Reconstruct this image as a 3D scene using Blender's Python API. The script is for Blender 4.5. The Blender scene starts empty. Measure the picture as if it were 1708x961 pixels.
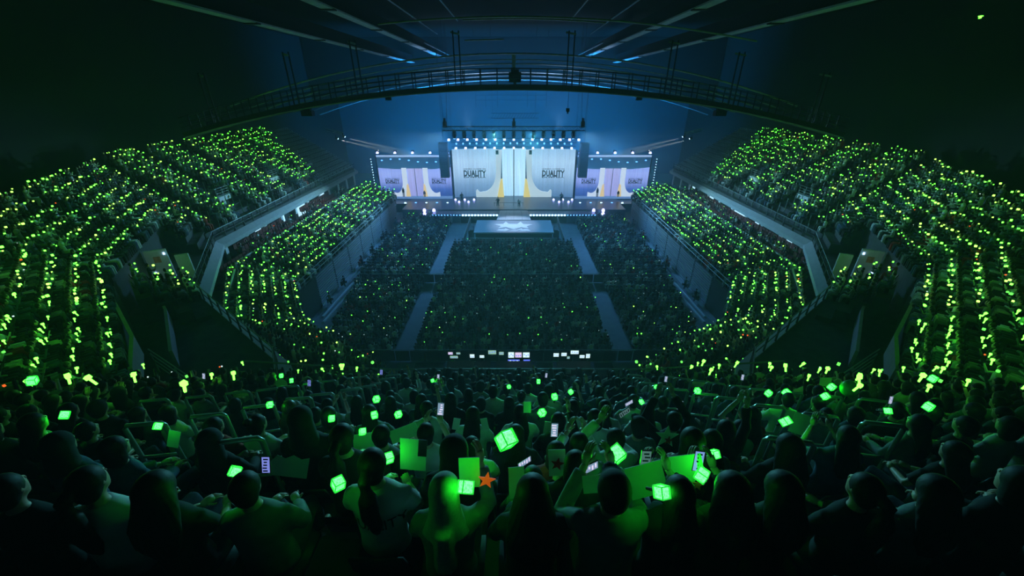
import bpy, bmesh, math, random
import numpy as np
from mathutils import Vector, Matrix, Euler
from mathutils.bvhtree import BVHTree
R = math.radians
random.seed(7)
rng = np.random.default_rng(7)
sc = bpy.context.scene
C = sc.collection
# ------------------------------------------------------------------ camera
TILT = R(27.0)
cd = bpy.data.cameras.new('camera'); cam = bpy.data.objects.new('camera', cd); C.objects.link(cam)
cam.location = (0, 0, 20); cam.rotation_euler = (R(90) - TILT, 0, 0)
cd.sensor_width = 36; cd.lens = 655 / 1708 * 36; cd.shift_x = -3 / 1708
cd.clip_start = .05; cd.clip_end = 400
sc.camera = cam
# ------------------------------------------------------------------ world, exposure
w = bpy.data.worlds.new('hall_dark'); sc.world = w; w.use_nodes = True
w.node_tree.nodes['Background'].inputs[0].default_value = (0.0, 0.0, 0.0, 1)
w.node_tree.nodes['Background'].inputs[1].default_value = 0
sc.view_settings.view_transform = 'Standard'; sc.view_settings.look = 'None'
sc.view_settings.exposure = 0.1; sc.view_settings.gamma = 1; sc.view_settings.use_curve_mapping = False
sc.cycles.use_denoising = True
sc.cycles.max_bounces = 4; sc.cycles.diffuse_bounces = 2; sc.cycles.glossy_bounces = 2
sc.cycles.transmission_bounces = 2; sc.cycles.volume_bounces = 0; sc.cycles.transparent_max_bounces = 6
sc.cycles.sample_clamp_indirect = 2.0; sc.cycles.sample_clamp_direct = 0
sc.cycles.use_light_tree = True
HAZE = 0.0036


def lamp(name, kind, loc, col, power, target=None, size=.3, spot=40, blend=.5):
    l = bpy.data.lights.new(name, kind); l.energy = power; l.color = col
    if kind == 'SPOT':
        l.spot_size = R(spot); l.spot_blend = blend; l.shadow_soft_size = size
    elif kind == 'AREA':
        l.size = size
    else:
        l.shadow_soft_size = size
    o = bpy.data.objects.new(name, l); C.objects.link(o); o.location = loc
    if target is not None:
        o.rotation_euler = (Vector(target) - Vector(loc)).to_track_quat('-Z', 'Y').to_euler()
    o['label'] = 'light of the stage rig'; return o


BLUE = (.01, .34, 1.0)
for x in (-19, -11.5, -4, 4, 11.5, 19):
    lamp('haze_fill_light', 'SPOT', (x, 77.5, 8.6), BLUE, 23000, (x * 1.5, 98, 22), .4, 150, 1.0)  # added unseen behind the screen wall to fill the haze with blue
for x in (-9, 0, 9):
    lamp('stage_top_light', 'SPOT', (x, 68, 13.4), (.45, .6, 1.0), 1200, (x * .8, 70, 1.6), .3, 75, .8)
lamp('runway_light', 'SPOT', (0, 66.5, 13.4), (.5, .68, 1.0), 10000, (0, 58, 1.4), .3, 34, .7)
for x in (-7, 7):
    lamp('roof_fill_light', 'SPOT', (x, 66, 14.6), (.35, .62, 1.0), 5000, (x * 1.2, 74, 24), .3, 110, 1.0)  # added fill aimed up to brighten the roof pipes and girders
for s in (-1, 1):
    lamp('aisle_wash_light', 'SPOT', (s * 9, 67.5, 13.4), (.12, .38, 1.0), 9000, (s * 10.5, 45, 0), .4, 46, .9)
    lamp('wall_wash_light', 'SPOT', (s * 10, 67.5, 13.0), (.10, .42, 1.0), 22000, (s * 20, 44, 2), .4, 62, .9)
    lamp('floor_fill_light', 'SPOT', (s * 6, 67.5, 13.4), (.03, .38, 1.0), 9000, (s * 8, 52, 0), .4, 80, 1.0)  # added fill that turns the far half of the floor bluer
    lamp('audience_fill_light', 'SPOT', (s * 3, 67.4, 13.5), (.10, .55, .65), 78000, (s * 1.0, 5, 15.2), .4, 12.5, 1.0)  # added spot that lifts the near crowd with teal light
    lamp('balcony_fill_light', 'SPOT', (s * 10.5, 67.4, 13.5), (.25, .62, .8), 34000, (s * 27.5, 46, 7), .4, 50, 1.0)  # added fill to brighten the dark balcony front
    for k, (dx, dy) in enumerate(((0, 0), (1.2, .3))):
        lamp('side_beam_light', 'SPOT', (s * (28.6 - dx), 69, 12.3 + dy), (.75, .8, .75), 450000, (s * (16.5 - dx), 78, 7.6 + dy), .05, 6.5, .6)
for x in np.linspace(-9.6, 9.6, 13):
    if abs(x) > 3: lamp('moving_head_beam', 'SPOT', (x, 67.6, 12.7), (.5, .7, 1.0), 60000, (x * 1.12, 75, 6.8), .06, 11, .7)


# ------------------------------------------------------------------ materials
def mat(name, col, rough=.7, metal=0., var=.25, scale=6., bump=0., spec=.4, emit=None, es=0.):
    m = bpy.data.materials.new(name); m.use_nodes = True
    nt = m.node_tree; b = nt.nodes['Principled BSDF']
    b.inputs['Roughness'].default_value = rough; b.inputs['Metallic'].default_value = metal
    b.inputs['Specular IOR Level'].default_value = spec
    n = nt.nodes.new('ShaderNodeTexNoise'); n.inputs['Scale'].default_value = scale
    tc = nt.nodes.new('ShaderNodeTexCoord'); nt.links.new(tc.outputs['Object'], n.inputs['Vector'])
    r = nt.nodes.new('ShaderNodeValToRGB')
    r.color_ramp.elements[0].position = .3; r.color_ramp.elements[1].position = .7
    r.color_ramp.elements[0].color = [c * (1 - var) for c in col] + [1]
    r.color_ramp.elements[1].color = [min(1, c * (1 + var)) for c in col] + [1]
    nt.links.new(n.outputs[0], r.inputs[0]); nt.links.new(r.outputs[0], b.inputs['Base Color'])
    if bump:
        bp = nt.nodes.new('ShaderNodeBump'); bp.inputs['Strength'].default_value = bump
        nt.links.new(n.outputs[0], bp.inputs['Height']); nt.links.new(bp.outputs[0], b.inputs['Normal'])
    if emit:
        b.inputs['Emission Color'].default_value = (*emit, 1); b.inputs['Emission Strength'].default_value = es
        m.cycles.emission_sampling = 'FRONT'
    return m


def glow(name, col, strength, sample=True, cells=None):
    m = mat(name, [c * .5 for c in col], .4, emit=col, es=strength)
    if cells:
        nt = m.node_tree; b = nt.nodes['Principled BSDF']
        v = nt.nodes.new('ShaderNodeTexVoronoi'); v.inputs['Scale'].default_value = cells
        tc = nt.nodes.new('ShaderNodeTexCoord'); nt.links.new(tc.outputs['Object'], v.inputs['Vector'])
        mr = nt.nodes.new('ShaderNodeMapRange'); mr.inputs[3].default_value = strength * .35; mr.inputs[4].default_value = strength * 1.5
        nt.links.new(v.outputs['Distance'], mr.inputs[0]); nt.links.new(mr.outputs[0], b.inputs['Emission Strength'])
    m.cycles.emission_sampling = 'FRONT' if sample else 'NONE'
    return m


M = dict(
    concrete=mat('dark_concrete', (.055, .06, .06), .85, bump=.2, scale=2),
    floor=mat('arena_floor', (.16, .18, .19), .7, scale=1.2, var=.15),
    wall=mat('hall_wall', (.02, .027, .03), .9, scale=.3, var=.12),
    backwall=mat('stage_end_wall', (.06, .09, .11), .9, scale=.3, var=.06),
    roof=mat('roof_deck', (.004, .005, .006), .9, scale=.5),
    steel=mat('painted_steel', (.42, .46, .5), .45, .3, var=.2, scale=1.5),
    darksteel=mat('dark_steel', (.03, .035, .04), .6, .3),
    girder=mat('pale_girder_paint', (.75, .8, .85), .6, 0, var=.1, scale=1.5),
    rail=mat('rail_steel', (.24, .28, .29), .55, .3, var=.1),
    hoop=mat('green_rail_paint', (.42, .5, .46), .3, .4, var=.12),
    fascia=mat('balcony_fascia', (.38, .40, .42), .8, scale=3, var=.08),
    white=mat('white_paint', (.7, .72, .74), .6, var=.06),
    slat=mat('bleacher_slat', (.30, .33, .36), .5, .3, var=.1),
    stage=mat('stage_deck', (.09, .13, .19), .3, var=.15, scale=2),
    runway=mat('pale_stage_panel', (.52, .55, .58), .45, var=.08, scale=2),
    bstage=mat('b_stage_panel', (.30, .33, .37), .5, var=.18, scale=7),
    emblem=mat('emblem_white', (.9, .92, .92), .5, var=.03),
    black=mat('stage_black', (.012, .013, .016), .7),
    redseat=mat('red_seat', (.14, .014, .012), .5, var=.2),
    seat=mat('dark_seat', (.015, .018, .02), .5, var=.2),
    skin=mat('skin', (.55, .36, .27), .5, var=.08, scale=9),
    hair=mat('dark_hair', (.014, .011, .010), .6, var=.4, scale=40, spec=.3),
    brownhair=mat('brown_hair', (.09, .05, .025), .4, var=.35, scale=40, spec=.6),
    tee=mat('white_tee', (.72, .74, .74), .85, var=.06, scale=12, bump=.15),
    greytee=mat('grey_shirt', (.20, .22, .23), .85, var=.12, scale=12, bump=.15),
    blacktee=mat('black_shirt', (.018, .019, .021), .85, var=.2, scale=12, bump=.15),
    bluetee=mat('blue_shirt', (.06, .11, .18), .85, var=.15, scale=12, bump=.15),
    redtee=mat('red_shirt', (.32, .03, .02), .85, var=.15, scale=12, bump=.15),
    jeans=mat('dark_jeans', (.03, .04, .06), .85, var=.2, scale=14),
    beanie=mat('grey_knit', (.35, .38, .36), .9, var=.12, scale=50, bump=.3),
    print_=mat('black_print', (.01, .01, .01), .7, var=.1),
    paper=mat('pale_slogan_paper', (.6, .72, .6), .7, var=.04),
    redbacklit=mat('red_star_painted_glow', (.8, .08, .02), .5, var=.12, scale=30, emit=(1, .08, .01), es=.35),  # emission stands in for stick light shining through the paper star
    redpaper=mat('red_star_foil', (.7, .05, .02), .5, var=.12, scale=30),
    phone=mat('black_phone', (.01, .01, .012), .25, spec=.6),
    handle=mat('stick_handle', (.02, .03, .02), .4),
    stickframe=mat('stick_frame', (.1, .6, .1), .3, emit=(.05, 1, .12), es=.35),
)
G_FAR = glow('green_lamp_far', (.075, 1.0, .03), 9.5)
G_FARY = glow('yellow_green_lamp', (.28, 1.0, .07), 6.0)
G_DIM = glow('green_lamp_dim', (.14, 1.0, .10), 1.6, False)
G_NEAR = glow('green_cube_lamp', (.014, 1.0, .025), 18.0, True, 40)
G_WHITE = glow('white_pin_light', (.75, .95, 1.0), 1.0, False)
G_RED = glow('red_pin_light', (1.0, .12, .02), 1.2, False)
L_VIO = glow('violet_lamp_face', (.36, .40, 1.0), 5.0)
L_BLUE = glow('blue_lamp_face', (.12, .38, 1.0), 2.5, False)
L_WHITE = glow('white_lamp_face', (.40, .68, 1.0), 3.0)
L_DOOR = glow('lit_doorway', (.45, .75, .95), 1.3)


# ------------------------------------------------------------------ mesh helpers
class MB:
    def __init__(s): s.v = []; s.f = []; s.mi = []

    def poly(s, pts, faces, mi=0):
        o = len(s.v); s.v += [tuple(p) for p in pts]
        s.f += [tuple(o + i for i in f) for f in faces]; s.mi += [mi] * len(faces); return s

    def box(s, c, d, rz=0, mi=0, rot=None):
        m = rot if rot is not None else Matrix.Rotation(rz, 3, 'Z')
        P = [Vector(c) + m @ Vector((x * d[0] / 2, y * d[1] / 2, z * d[2] / 2)) for x in (-1, 1) for y in (-1, 1) for z in (-1, 1)]
        return s.poly(P, [(0, 1, 3, 2), (4, 6, 7, 5), (0, 4, 5, 1), (2, 3, 7, 6), (0, 2, 6, 4), (1, 5, 7, 3)], mi)

    def beam(s, a, b, w, h=None, mi=0):
        a = Vector(a); b = Vector(b); h = h or w; d = b - a
        q = d.to_track_quat('Y', 'Z').to_matrix()
        return s.box((a + b) / 2, (w, d.length, h), rot=q, mi=mi)

    def tube(s, pts, r, n=6, mi=0, caps=True):
        pts = [Vector(p) for p in pts]; rs = r if hasattr(r, '__len__') else [r] * len(pts)
        o = len(s.v); up = Vector((.13, .21, .97))
        for i, p in enumerate(pts):
            t = (pts[min(i + 1, len(pts) - 1)] - pts[max(i - 1, 0)]).normalized()
            a = t.cross(up)
            if a.length < .1: a = t.cross(Vector((1, 0, 0)))
            a.normalize(); b = t.cross(a)
            for k in range(n):
                an = 2 * math.pi * k / n
                s.v.append(tuple(p + (a * math.cos(an) + b * math.sin(an)) * rs[i]))
        for i in range(len(pts) - 1):
            for k in range(n):
                k2 = (k + 1) % n
                s.f.append((o + i * n + k, o + i * n + k2, o + (i + 1) * n + k2, o + (i + 1) * n + k)); s.mi.append(mi)
        if caps:
            s.f.append(tuple(o + k for k in reversed(range(n)))); s.mi.append(mi)
            e = o + (len(pts) - 1) * n; s.f.append(tuple(e + k for k in range(n))); s.mi.append(mi)
        return s

    def loft(s, rings, n=16, mi=0):
        """rings: (cx,cy,cz,rx,ry)"""
        o = len(s.v)
        for (x, y, z, rx, ry) in rings:
            for k in range(n):
                a = 2 * math.pi * k / n; s.v.append((x + rx * math.cos(a), y + ry * math.sin(a), z))
        for i in range(len(rings) - 1):
            for k in range(n):
                k2 = (k + 1) % n
                s.f.append((o + i * n + k, o + i * n + k2, o + (i + 1) * n + k2, o + (i + 1) * n + k)); s.mi.append(mi)
        s.f.append(tuple(o + k for k in reversed(range(n)))); s.mi.append(mi)
        e = o + (len(rings) - 1) * n; s.f.append(tuple(e + k for k in range(n))); s.mi.append(mi)
        return s

    def ball(s, c, r, n=10, m=8, mi=0):
        rx, ry, rz = r if hasattr(r, '__len__') else (r, r, r)
        rings = []
        for i in range(m + 1):
            a = math.pi * (i + .02 * (i == 0) - .02 * (i == m)) / m
            rings.append((c[0], c[1], c[2] - rz * math.cos(a), max(rx * math.sin(a), .002), max(ry * math.sin(a), .002)))
        return s.loft(rings, n, mi)

    def extrude(s, pts, depth, mi=0, axis='y'):
        """outline in x,z extruded along y (or x,y along z)"""
        n = len(pts)
        if axis == 'y': A = [(p[0], 0, p[1]) for p in pts] + [(p[0], depth, p[1]) for p in pts]
        else: A = [(p[0], p[1], 0) for p in pts] + [(p[0], p[1], depth) for p in pts]
        F = [tuple(range(n)), tuple(range(2 * n - 1, n - 1, -1))] + [(i, i + n, (i + 1) % n + n, (i + 1) % n) for i in range(n)]
        return s.poly(A, F, mi)

    def mesh(s, name, mats, smooth=False):
        me = bpy.data.meshes.new(name); me.from_pydata(s.v, [], s.f)
        for m in (mats if isinstance(mats, (list, tuple)) else [mats]): me.materials.append(m)
        if len(me.materials) > 1: me.polygons.foreach_set('material_index', s.mi)
        if smooth: me.polygons.foreach_set('use_smooth', [True] * len(me.polygons))
        me.update(); return me


def put(name, me, parent=None, loc=(0, 0, 0), rot=(0, 0, 0), **p):
    o = bpy.data.objects.new(name, me); C.objects.link(o); o.location = loc; o.rotation_euler = rot
    if parent is not None: o.parent = parent
    for k, v in p.items(): o[k] = v
    return o


def thing(name, label, cat, loc=(0, 0, 0), rz=0, group=None):
    o = bpy.data.objects.new(name, None); C.objects.link(o); o.location = loc
    o.rotation_euler = (0, 0, rz); o.empty_display_size = .1
    o['label'] = label; o['category'] = cat
    if group: o['group'] = group
    return o


def struct(name, me, parent=None, **p):
    o = put(name, me, parent, **p)
    if parent is None: o['kind'] = 'structure'
    return o


ORD = ('first second third fourth fifth sixth seventh eighth ninth tenth eleventh twelfth thirteenth fourteenth fifteenth sixteenth seventeenth eighteenth nineteenth twentieth '
       'twenty-first twenty-second twenty-third twenty-fourth twenty-fifth twenty-sixth twenty-seventh twenty-eighth twenty-ninth thirtieth thirty-first thirty-second thirty-third thirty-fourth').split()


def text_mesh(body, size, extrude, mats, sx=1.0, bold=0.):
    cu = bpy.data.curves.new('lettering', 'FONT'); cu.body = body; cu.size = size; cu.extrude = extrude
    cu.offset = bold; cu.align_x = 'CENTER'; cu.align_y = 'CENTER'; cu.resolution_u = 2
    o = bpy.data.objects.new('lettering', cu); C.objects.link(o)
    dg = bpy.context.evaluated_depsgraph_get(); me = bpy.data.meshes.new_from_object(o.evaluated_get(dg))
    bpy.data.objects.remove(o)
    me.transform(Matrix.Diagonal((sx, 1, 1, 1)))
    me.materials.clear(); me.materials.append(mats); return me


def remesh(mb, vox, name, smooth_it=2, extra=None, mats=None):
    me = mb.mesh(name, []); o = bpy.data.objects.new(name, me); C.objects.link(o)
    md = o.modifiers.new('r', 'REMESH'); md.mode = 'VOXEL'; md.voxel_size = vox; md.use_smooth_shade = True
    sm = o.modifiers.new('s', 'SMOOTH'); sm.iterations = smooth_it; sm.factor = .5
    dg = bpy.context.evaluated_depsgraph_get(); r = bpy.data.meshes.new_from_object(o.evaluated_get(dg))
    bpy.data.objects.remove(o); r.name = name
    if extra is not None:
        bm = bmesh.new(); bm.from_mesh(r); e = extra.mesh('x', [], True); bm.from_mesh(e); bm.to_mesh(r); bm.free()
    r.materials.clear(); r.materials.append(mats)
    r.polygons.foreach_set('use_smooth', [True] * len(r.polygons)); return r


# ------------------------------------------------------------------ the hall
ZF = 7.4
secs = {  # normal (outwards, left side), constant, base height, slope, row pitch
    'A': (-1.0, 0.0, -27.6, ZF, .626), 'B': (-.891, -.454, -9.0, ZF, .75),
    'D': (-.707, -.707, 1.5, ZF, .626), 'E': (0.0, -1.0, 11.5, 9.5, .70)}
PITCH = .72     # side stands
EP = .85        # near end stand


def dist(k, x, y):
    nx, ny, c, z0, m = secs[k]; return nx * x + ny * y + c


def hgt(k, x, y):
    nx, ny, c, z0, m = secs[k]; return z0 + m * (nx * x + ny * y + c)


def top_section(x, y):
    x = -abs(x); best = max(secs, key=lambda k: hgt(k, x, y)); return best


def seat_rows(k, tr, nrows, ok, step=.5, table=secs):
    """yield row number, run of seat positions (x,y,z) on the left side, facing the arena"""
    nx, ny, c, z0, m = table[k]
    tx, ty = -ny, nx                      # along the row
    if k in ('A', 'L'): tx, ty = 0, 1
    for r in range(nrows):
        d = (r + .5) * PITCH
        px, py = nx * (d - c), ny * (d - c)
        z = z0 + m * d
        t = tr[0]
        while t < tr[1]:
            x, y = px + tx * t, py + ty * t
            if ok(x, y, r): yield r, x, y, z, t
            t += step


def terrace(name, k, tr, nrows, ok, side, table=secs, thick=1.0):
    mb = MB(); nx, ny, c, z0, m = table[k]; tx, ty = -ny, nx
    if k in ('A', 'L'): tx, ty = 0, 1
    runs = {}
    for r, x, y, z, t in seat_rows(k, tr, nrows, ok, .5, table):
        L = runs.setdefault(r, [])
        if L and abs(L[-1][1] - t) < .6: L[-1][1] = t + .0
        else: L.append([t, t])
        L[-1][1] = t
    for r, L in runs.items():
        d = (r + .5) * PITCH; px, py = nx * (d - c), ny * (d - c); z = z0 + m * d
        for a, b in L:
            tm = (a + b) / 2; cx, cy = px + tx * tm, py + ty * tm
            mb.box((side * -cx if side > 0 else cx, cy, z - thick / 2), (PITCH, b - a + .52, thick),
                   rz=(math.atan2(ny, nx) if side < 0 else math.atan2(ny, -nx)))
    struct(name, mb.mesh(name, M['concrete']))


def dominant(k):
    return lambda x, y, r: top_section(x, y) == k


def okA(x, y, r): return y < 70 and top_section(x, y) == 'A'
def okB(x, y, r): return y > 10 and x > -42 and top_section(x, y) == 'B' and dist('B', x, y) < 9.4
def okD(x, y, r): return y > -3 and x > -30 and top_section(x, y) == 'D' and dist('D', x, y) < 12
def okE(x, y, r): return abs(x) < 18 and (x > 0 or top_section(x, y) == 'E')


low = {'L': (-1.0, 0.0, -19.6, 3.5, .35), 'M': (-.855, -.519, -.35, 3.5, .35), 'N': (-.581, -.814, 11.4, 3.5, .35)}


def lowsec(x, y):
    x = -abs(x); return max(low, key=lambda k: low[k][0] * x + low[k][1] * y + low[k][2])


def okL(k): return lambda x, y, r: lowsec(x, y) == k and x < -7 and y < 65


for s, nm in ((-1, 'left'), (1, 'right')):
    terrace('upper_stand_' + nm, 'A', (30, 70), 14, okA, s)
    terrace('corner_stand_' + nm, 'B', (-60, 60), 11, lambda x, y, r: not (r < 4 and y < 31.5) and okB(x, y, r), s, secs, 4.)
    terrace('near_corner_stand_' + nm, 'D', (-60, 60), 17, lambda x, y, r: (r > 4 or (r < 4 and y > 20.4 and x > -26.5)) and okD(x, y, r), s, secs, 3.)
    for k in 'LMN':
        terrace('lower_stand_' + nm, k, (-80, 80), 7, okL(k), s, low)
mb = MB()
for r in range(16):
    y = 11.5 - (r + .5) * EP; z = 9.5 + .7 * (r + .5) * EP
    xl = 10.5 + r * .45
    mb.box((0, y, z - .5), (2 * xl, EP, 1.0))
struct('end_stand', mb.mesh('end_stand', M['concrete']))

struct('floor', MB().box((0, 45, -.15), (100, 130, .3)).mesh('floor', M['floor']))
struct('ceiling', MB().box((0, 45, 29.2), (100, 130, .3)).mesh('ceiling', M['roof']))
struct('wall_back', MB().box((0, 106, 14.5), (100, .5, 29)).mesh('wall_back', M['backwall']))
mb = MB(); xx = np.linspace(-42.5, 42.5, 35)
for a, b in zip(xx[:-1], xx[1:]):
    za, zb = 20.2 - .0018 * a * a, 20.2 - .0018 * b * b
    mb.poly([(a, 92, za), (b, 92, zb), (b, 92, 29), (a, 92, 29), (a, 92.4, za), (b, 92.4, zb), (b, 92.4, 29), (a, 92.4, 29)], [(0, 1, 2, 3), (5, 4, 7, 6), (0, 4, 5, 1)])
struct('roof_shade_sheet', mb.mesh('roof_shade_sheet', M['roof']))  # added dark sheet standing in for the shade above the catwalk
struct('wall_near', MB().box((0, -12, 14.5), (100, .5, 29)).mesh('wall_near', M['roof']))
for s, nm in ((-1, 'left'), (1, 'right')):
    struct('wall_' + nm, MB().box((s * 43, 46, 14.5), (.5, 119, 29)).mesh('wall', M['wall']))

# haze that fills the hall
hz = bpy.data.materials.new('stage_haze'); hz.use_nodes = True; nt = hz.node_tree; nt.nodes.clear()
vs = nt.nodes.new('ShaderNodeVolumeScatter'); vs.inputs['Color'].default_value = (.75, .9, 1, 1)
vs.inputs['Density'].default_value = HAZE; vs.inputs['Anisotropy'].default_value = .35
out = nt.nodes.new('ShaderNodeOutputMaterial'); nt.links.new(vs.outputs[0], out.inputs['Volume'])
hz.cycles.homogeneous_volume = True
put('haze', MB().box((0, 47, 14.4), (84.8, 116, 28.2)).mesh('haze', hz), label='thin blue stage haze that fills the whole dark hall', category='haze', kind='stuff')

for s, nm in ((-1, 'left'), (1, 'right')):
    far = 'left' if s < 0 else 'right'
    # balcony platform and fascia
    P = [(-28.0, 71.), (-27.5, 34.2), (-21.8, 23.9), (-12.2, 16.3), (-9.8, 12.4)]
    P = [(-s * p[0], p[1]) for p in P]
    fm = MB(); lip = MB()
    for a, b in zip(P[:-1], P[1:]):
        va = Vector((a[0], a[1], 0)); vb = Vector((b[0], b[1], 0)); d = (vb - va).normalized()
        n = Vector((-d.y, d.x, 0)) * (1 if s < 0 else -1)     # towards the arena
        ts, h = .55, .40
        q = [va + Vector((0, 0, ZF)), vb + Vector((0, 0, ZF)), vb + n * ts + Vector((0, 0, ZF - h)), va + n * ts + Vector((0, 0, ZF - h))]
        q2 = [p + Vector((0, 0, -.35)) for p in q]
        fm.poly(q + q2, [(0, 1, 2, 3), (7, 6, 5, 4), (0, 4, 5, 1), (1, 5, 6, 2), (2, 6, 7, 3), (3, 7, 4, 0)])
    struct('balcony_fascia', fm.mesh('balcony_fascia', M['fascia']))
    pl = MB()
    pts = [(-28., 71), (-27.5, 34.2), (-21.8, 23.9), (-12.2, 16.3), (-9.8, 12.4), (-14, 8), (-20, 13), (-27.5, 24), (-33, 33), (-33, 71)]
    pts = [(-s * a, b) for a, b in pts]
    if s > 0: pts.reverse()
    pl.extrude([(a, b) for a, b in pts], .3, axis='z')
    o = struct('balcony_walkway', pl.mesh('balcony_walkway', M['concrete'])); o.location.z = ZF - .38
    # railing on the balcony edge: one thing, posts are parts
    rt = thing('balcony_railing', f'dark steel railing along the {far} balcony edge above the lower stand', 'railing', (P[0][0], P[0][1], ZF))
    o0 = Vector((P[0][0], P[0][1], ZF))
    top = MB(); mid = MB()
    for a, b in zip(P[:-1], P[1:]):
        for z, m_ in ((.95, top), (.5, mid)):
            m_.tube([Vector((a[0], a[1], ZF + z)) - o0, Vector((b[0], b[1], ZF + z)) - o0], .03, 6)
    put('top_rail', top.mesh('top_rail', M['rail']), rt); put('middle_rail', mid.mesh('middle_rail', M['darksteel']), rt)
    post = MB().beam((0, 0, 0), (0, 0, .95), .07).mesh('post', M['darksteel'])
    for a, b in zip(P[:-1], P[1:]):
        va = Vector((a[0], a[1], ZF)); vb = Vector((b[0], b[1], ZF)); n = max(2, int((vb - va).length / 1.5))
        for i in range(n): put('post', post, rt, va.lerp(vb, i / n) - o0)
    # columns and back wall below the balcony
    col = MB().box((0, 0, .9), (.16, .4, 1.8)).mesh('column', M['white'])
    for i, y in enumerate(np.arange(35.5, 70, 3.4)):
        put('balcony_column', col, None, (s * 27.8, y, ZF - 2.6), label=f'white column under the {far} balcony slab, {ORD[i]} from the near end', category='column', group=f'white columns under the {far} balcony')
    struct('wall_box_' + nm, MB().box((s * 28.4, 52, 5.9), (.3, 38, 2.2)).mesh('wall_box', M['wall']))
    for i, (y, ln) in enumerate(((41.5, 1.0), (46.5, .9), (51, 2.6), (57.5, 1.6)) if s < 0 else ((38, .8), (44, .7), (48, 2.4), (56, 1.6), (62, .8))):
        pn = put('lit_doorway', MB().box((0, 0, .75), (.08, ln, 1.5)).mesh('lit_doorway', L_DOOR), None, (s * 28.22, y, 4.95),
                 label=f'pale lit opening in the wall under the {far} balcony, number {["one", "two", "three", "four", "five"][i]} from the near end', category='doorway')
    # box floor and red seats
    struct('box_floor_' + nm, MB().box((s * 27.0, 48.5, 4.75), (3.4, 36, .4)).mesh('box_floor', M['concrete']))
    rs = MB()
    for r in range(3):
        for y in np.arange(32, 62, .56):
            if int(y / 4.5) % 3 == 1 and r > 0 and s < 0: continue
            x = s * (25.9 + r * .75); z = 4.95 + r * .2
            rs.box((x, y, z + .42), (.42, .46, .07)); rs.box((x + s * .2, y, z + .66), (.07, .46, .5))
            rs.box((x + s * .1, y, z + .2), (.08, .1, .42))
    put('red_seats', rs.mesh('red_seats', M['redseat']), label=f'rows of dark red folding seats below the {far} balcony', category='seats', kind='stuff')
    # rear rail of the lower stand
    Q = [(-25.05, 63), (-25.05, 32.8), (-20.6, 24.0), (-17.6, 20.6)]
    Q = [(-s * a, b) for a, b in Q]
    lt = thing('glass_rail', f'pale topped parapet rail behind the {far} lower stand', 'railing', (Q[0][0], Q[0][1], 5.4))
    o0 = Vector((Q[0][0], Q[0][1], 5.4)); a_ = MB(); b_ = MB()
    for a, b in zip(Q[:-1], Q[1:]):
        a_.beam(Vector((a[0], a[1], 6.0)) - o0, Vector((b[0], b[1], 6.0)) - o0, .12, .1)
        b_.beam(Vector((a[0], a[1], 5.3)) - o0, Vector((b[0], b[1], 5.3)) - o0, .08, 1.3)
    put('cap_rail', a_.mesh('cap_rail', M['white']), lt); put('parapet', b_.mesh('parapet', M['concrete']), lt)
    # slatted bleacher front wall
    wt = thing('bleacher_front', f'blue lit slatted bleacher front along the {far} side of the floor', 'bleacher wall', (s * 19.6, 30.6, 0))
    ys = np.linspace(0, 33.6, 9)
    for i in range(8):
        y0, y1 = ys[i] + .12, ys[i + 1] - .12
        if i == 0:
            put('end_panel', MB().box((0, 2, 1.75), (.3, 4, 3.5)).mesh('end_panel', M['darksteel']), wt); continue
        sl = MB().box((0, 0, 0), (.16, y1 - y0, .15)).mesh('slat', M['slat'])
        put('backing', MB().box((s * .22, (y0 + y1) / 2, 1.75), (.2, y1 - y0 + .3, 3.5)).mesh('backing', M['black']), wt)
        for k in range(13): put('slat', sl, wt, (-s * .02 + s * .0, (y0 + y1) / 2, .22 + k * .26))
    put('kickboard', MB().box((-s * .35, 17, .09), (.5, 33.6, .18)).mesh('kickboard', M['slat']), wt)
    F = [(-19.55, 64.6), (-19.4, 31), (-16, 25.6), (-13.6, 23.4), (-9.2, 20.6)]
    F = [(-s * a, b) for a, b in F]
    ft = thing('front_railing', f'thin railing on top of the {far} lower stand front wall', 'railing', (F[0][0], F[0][1], 3.5))
    o0 = Vector((F[0][0], F[0][1], 3.5)); a_ = MB(); g = MB()
    for a, b in zip(F[:-1], F[1:]):
        for z in (1.0, .55):
            a_.tube([Vector((a[0], a[1], 3.5 + z)) - o0, Vector((b[0], b[1], 3.5 + z)) - o0], .032, 6)
        if a[1] < 40: g.beam(Vector((a[0], a[1], 1.75)) - o0, Vector((b[0], b[1], 1.75)) - o0, .15, 3.5)
    put('rail', a_.mesh('rail', M['rail']), ft); put('curved_wall_face', g.mesh('curved_wall_face', M['darksteel']), ft)
    post = MB().beam((0, 0, 0), (0, 0, 1.0), .05).mesh('post', M['rail'])
    for a, b in zip(F[:-1], F[1:]):
        va = Vector((a[0], a[1], 3.5)); vb = Vector((b[0], b[1], 3.5)); n = max(2, int((vb - va).length / 1.6))
        for i in range(n): put('post', post, ft, va.lerp(vb, i / n) - o0)
    # vomitories in the upper stand
    for i, (y, ln) in enumerate(((41.3, 'near'), (50.9, 'middle'), (60.6, 'far'))):
        v = thing('stairwell_entrance', f'railed stairwell entrance in the {far} upper stand, {ln} one of three', 'stairwell', (s * 30.6, y, 8.4))
        put('end_wall', MB().box((0, 0, .75), (.2, 1.7, 1.5)).mesh('end_wall', M['white']), v)
        put('side_wall', MB().box((s * 1.2, -.95, .7), (2.6, .15, 1.6)).mesh('side_wall', M['fascia']), v)
        put('side_wall', MB().box((s * 1.2, .95, .7), (2.6, .15, 1.6)).mesh('side_wall', M['fascia']), v)
        gr = MB()
        for z in (1.6, 1.85, 2.1, 2.35): gr.tube([(0, -.95, z), (0, .95, z)], .025)
        for yy in (-.95, 0, .95): gr.tube([(0, yy, 1.5), (0, yy, 2.4)], .03)
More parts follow.
